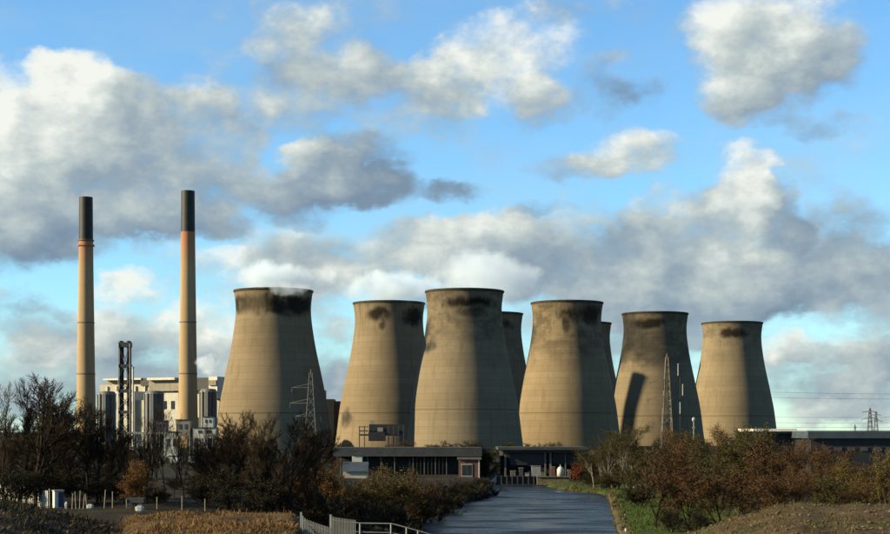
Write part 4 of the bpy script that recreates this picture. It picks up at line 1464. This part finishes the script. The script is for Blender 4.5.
def shore_pick(rnd):
    y = rnd.uniform(215, 400)
    x = interp(LEFT_EDGE, y) - rnd.uniform(-.6, 2.5)
    if fbm(x, y, 9, 3, 24.0) < -.1:
        return None
    return Vector((x, y, max(.05, ground_z(x, y))))


blades('bank_reeds', 'straggling reeds and tufts along the right canal edging', 7000, edge_pick, .55, .05, leafmat('edge_reeds', [(.045, .042, .014), (.06, .05, .02), (.035, .045, .012)], .3), 12)
blades('shore_reeds', 'dark reeds along the left canal shore', 7000, shore_pick, .9, .06, L_DARK, 13)


def rubble(name, label, n, pick, smin, smax, m, seed):
    rnd = random.Random(seed)
    b = MB()
    for k in range(n):
        p = pick(rnd)
        if p is None:
            continue
        s = smin + (smax - smin) * rnd.random() ** 3
        base = len(b.v)
        t = (1 + 5 ** .5) / 2
        rot = Matrix.Rotation(rnd.uniform(0, 6.28), 3, Vector((rnd.gauss(0, 1), rnd.gauss(0, 1), rnd.gauss(0, 1))).normalized())
        sc = Vector((rnd.uniform(.7, 1.3), rnd.uniform(.7, 1.3), rnd.uniform(.5, .9))) * s * .5
        for v in ((-1, t, 0), (1, t, 0), (-1, -t, 0), (1, -t, 0), (0, -1, t), (0, 1, t), (0, -1, -t), (0, 1, -t), (t, 0, -1), (t, 0, 1), (-t, 0, -1), (-t, 0, 1)):
            q = rot @ (Vector(v).normalized() * rnd.uniform(.8, 1.1))
            b.v.append((p.x + q.x * sc.x, p.y + q.y * sc.y, p.z + q.z * sc.z + s * .12))
        for f in ((0, 11, 5), (0, 5, 1), (0, 1, 7), (0, 7, 10), (0, 10, 11), (1, 5, 9), (5, 11, 4), (11, 10, 2), (10, 7, 6), (7, 1, 8), (3, 9, 4), (3, 4, 2), (3, 2, 6), (3, 6, 8), (3, 8, 9), (4, 9, 5), (2, 4, 11), (6, 2, 10), (8, 6, 7), (9, 8, 1)):
            b.f.append(tuple(base + i for i in f))
            b.mi.append(0)
    return tag(b.build(name, m), label, 'stones', kind='stuff')


rubble('mound_stones', 'stones and clods strewn over the right earth mound', 2600, pk(660, 940, 78, 124), .03, .30, mat('mound_stone', (.075, .056, .034), .95, .4, 3, .1), 5)
rubble('heap_stones', 'rubble strewn over the dark left earth heap', 800, pk(-40, 122, 80, 122), .04, .5, mat('heap_stone', (.045, .033, .023), .95, .5, 2, .1), 6)


# ------------------------------------------------------------------ angler on the right bank
def angler():
    D = 244
    p = on(626, D)
    st = thing('tackle_box', 'dark tackle box used as a seat on the right canal bank', 'box', p)
    MB().box((0, 0, .2), (.42, .36, .40)).build('body', M['dark_metal'], st)
    MB().box((0, 0, .42), (.45, .39, .05)).build('lid', M['grey_metal'], st)
    me = bpy.data.meshes.new('body')
    vs, es, rs = [], [], []
    def add(co, r, par=None):
        vs.append(co); rs.append(r)
        if par is not None:
            es.append((par, len(vs) - 1))
        return len(vs) - 1
    pel = add((.02, 0, .56), .15)
    bel = add((-.02, 0, .74), .155, pel)
    che = add((-.08, 0, .94), .165, bel)
    nk0 = add((-.13, 0, 1.10), .075, che)
    nk1 = add((-.15, 0, 1.17), .06, nk0)
    hd = add((-.18, 0, 1.27), .095, nk1)
    add((-.19, 0, 1.36), .085, hd)
    add((-.27, 0, 1.25), .03, hd)
    for sgn in (-1, 1):
        hip = add((0, sgn * .11, .54), .105, pel)
        kn = add((-.42, sgn * .15, .58), .075, hip)
        an = add((-.40, sgn * .15, .12), .05, kn)
        he = add((-.42, sgn * .15, .05), .05, an)
        add((-.58, sgn * .16, .04), .035, he)
        sh = add((-.09, sgn * .19, 1.03), .075, che)
        el = add((-.16, sgn * .27, .78), .055, sh)
        wr = add((-.40, sgn * .16, .70), .036, el)
        pa = add((-.48, sgn * .14, .69), .036, wr)
        for k in range(4):
            f0 = add((-.52, sgn * (.11 + .02 * k), .69), .012, pa)
            f1 = add((-.56 + .008 * abs(k - 1), sgn * (.11 + .02 * k), .67), .011, f0)
            add((-.565, sgn * (.11 + .02 * k), .64), .010, f1)
        t0 = add((-.47, sgn * .095, .69), .013, pa)
        add((-.51, sgn * .075, .67), .011, t0)
    me.from_pydata(vs, es, [])
    m = bpy.data.materials.new('angler_clothes')
    m.use_nodes = True
    t = m.node_tree
    bs = t.nodes['Principled BSDF']
    w = NT(t)
    x, y, z = w.sep(t.nodes.new('ShaderNodeTexCoord').outputs['Object'])
    c = w.mix(w.m('GREATER_THAN', z, .62), (.018, .018, .022), (.012, .015, .012))
    c = w.mix(w.m('GREATER_THAN', z, 1.14), c, (.26, .16, .11))
    hand = w.m('MULTIPLY', w.m('LESS_THAN', x, -.43), w.m('GREATER_THAN', z, .635))
    c = w.mix(hand, c, (.26, .16, .11))
    w.l.new(c, bs.inputs['Base Color'])
    bs.inputs['Roughness'].default_value = .9
    me.materials.append(m)
    r = thing('person', 'person in dark clothes seated on a box facing the canal', 'person', p + Vector((0, 0, .0)))
    o = link('body', me, r)
    sk = o.modifiers.new('skin', 'SKIN')
    sk.use_smooth_shade = True
    for i, d in enumerate(me.skin_vertices[0].data if me.skin_vertices else []):
        d.radius = (rs[i], rs[i])
    if not me.skin_vertices:
        bpy.context.view_layer.update()
    o.modifiers.new('sub', 'SUBSURF').render_levels = 1
    MB().lathe([(.125, 1.34), (.112, 1.37), (.10, 1.43), (.06, 1.47), (.005, 1.48)], 16).build('hat', M['dark_metal'], r, smooth=True, loc=(-.185, 0, 0))
    return o, rs


ANG, ANG_R = angler()
bk = thing('white_bucket', 'white bucket on the canal edge below the seated person', 'bucket', on(626, 230))
MB().lathe([(.16, 0), (.2, .36), (.21, .36), (.21, .40), (.18, .40), (.15, .05)], 18, closed_bottom=True).build('pail', M['white_paint'], bk, smooth=False)
MB().poly([(.2 * math.cos(a), 0, .38 + .2 * math.sin(a)) for a in [math.pi * k / 8 for k in range(9)]], .012, 5).build('handle', M['grey_metal'], bk)

# ------------------------------------------------------------------ steam over the towers
def steam(name, label, c, rad, dens, seed, scale=2.2, cut=.35, rough=.6):
    b = bmesh.new()
    bmesh.ops.create_icosphere(b, subdivisions=3, radius=1.0)
    me = bpy.data.meshes.new(name)
    b.to_mesh(me)
    b.free()
    m = bpy.data.materials.new('steam_%d' % seed)
    m.use_nodes = True
    t = m.node_tree
    t.nodes.clear()
    w = NT(t)
    out = t.nodes.new('ShaderNodeOutputMaterial')
    pv = t.nodes.new('ShaderNodeVolumePrincipled')
    pv.inputs['Color'].default_value = (.80, .90, 1.0, 1)
    pv.inputs['Anisotropy'].default_value = .2
    v = t.nodes.new('ShaderNodeTexCoord').outputs['Object']
    fall = w.m('SUBTRACT', 1.0, w.v('DOT_PRODUCT', v, v))
    n = w.noise(w.v('ADD', w.v('MULTIPLY', v, tuple(q / max(rad) for q in rad)), (seed * 7.3, seed * 3.1, 0)), scale, 5, rough)
    d = w.m('ADD', w.m('MULTIPLY', fall, 1.1), w.m('MULTIPLY', w.m('SUBTRACT', n, .5), 3.0))
    d = w.m('MULTIPLY', w.step(w.m('SUBTRACT', d, cut), 0.0, .7), dens)
    w.l.new(w.m('MULTIPLY', d, w.step(fall, 0.0, .25)), pv.inputs['Density'])
    w.l.new(pv.outputs[0], out.inputs['Volume'])
    me.materials.append(m)
    o = link(name, me, loc=c)
    o.scale = rad
    return tag(o, label, 'steam', 'steam drifting off the towers', 'stuff')


T = [(X(a[0], a[1]), a[1]) for a in TOWERS]
steam('steam_plume', 'steam drifting off the half-hidden tower behind the middle one', (T[3][0] + 4, T[3][1] - 32, 138), (50, 42, 26), .032, 3)
steam('steam_plume', 'steam trailing over the rim of leftmost cooling tower', (T[0][0] + 4, T[0][1] - 8, 120), (48, 34, 16), .075, 5, 2.8, .45)
steam('steam_plume', 'steam drifting off the second cooling tower from the left', (T[1][0] + 8, T[1][1] - 6, 124), (58, 38, 20), .07, 8, 2.6, .42)
steam('steam_plume', 'thin steam lifting off the biggest middle tower', (T[2][0] + 14, T[2][1] + 4, 126), (52, 34, 19), .04, 11, 2.4, .42)
steam('steam_plume', 'small white steam jet beside the left flank of leftmost cooling tower', P(208, 365, 1190), (11, 9, 10), .10, 14, 1.6, .25)
steam('steam_plume', 'thin wisps of steam sinking past the soot band of leftmost cooling tower', (T[0][0] + 12, T[0][1] - 32, 112), (26, 9, 9), .10, 17, 2.6, .62)
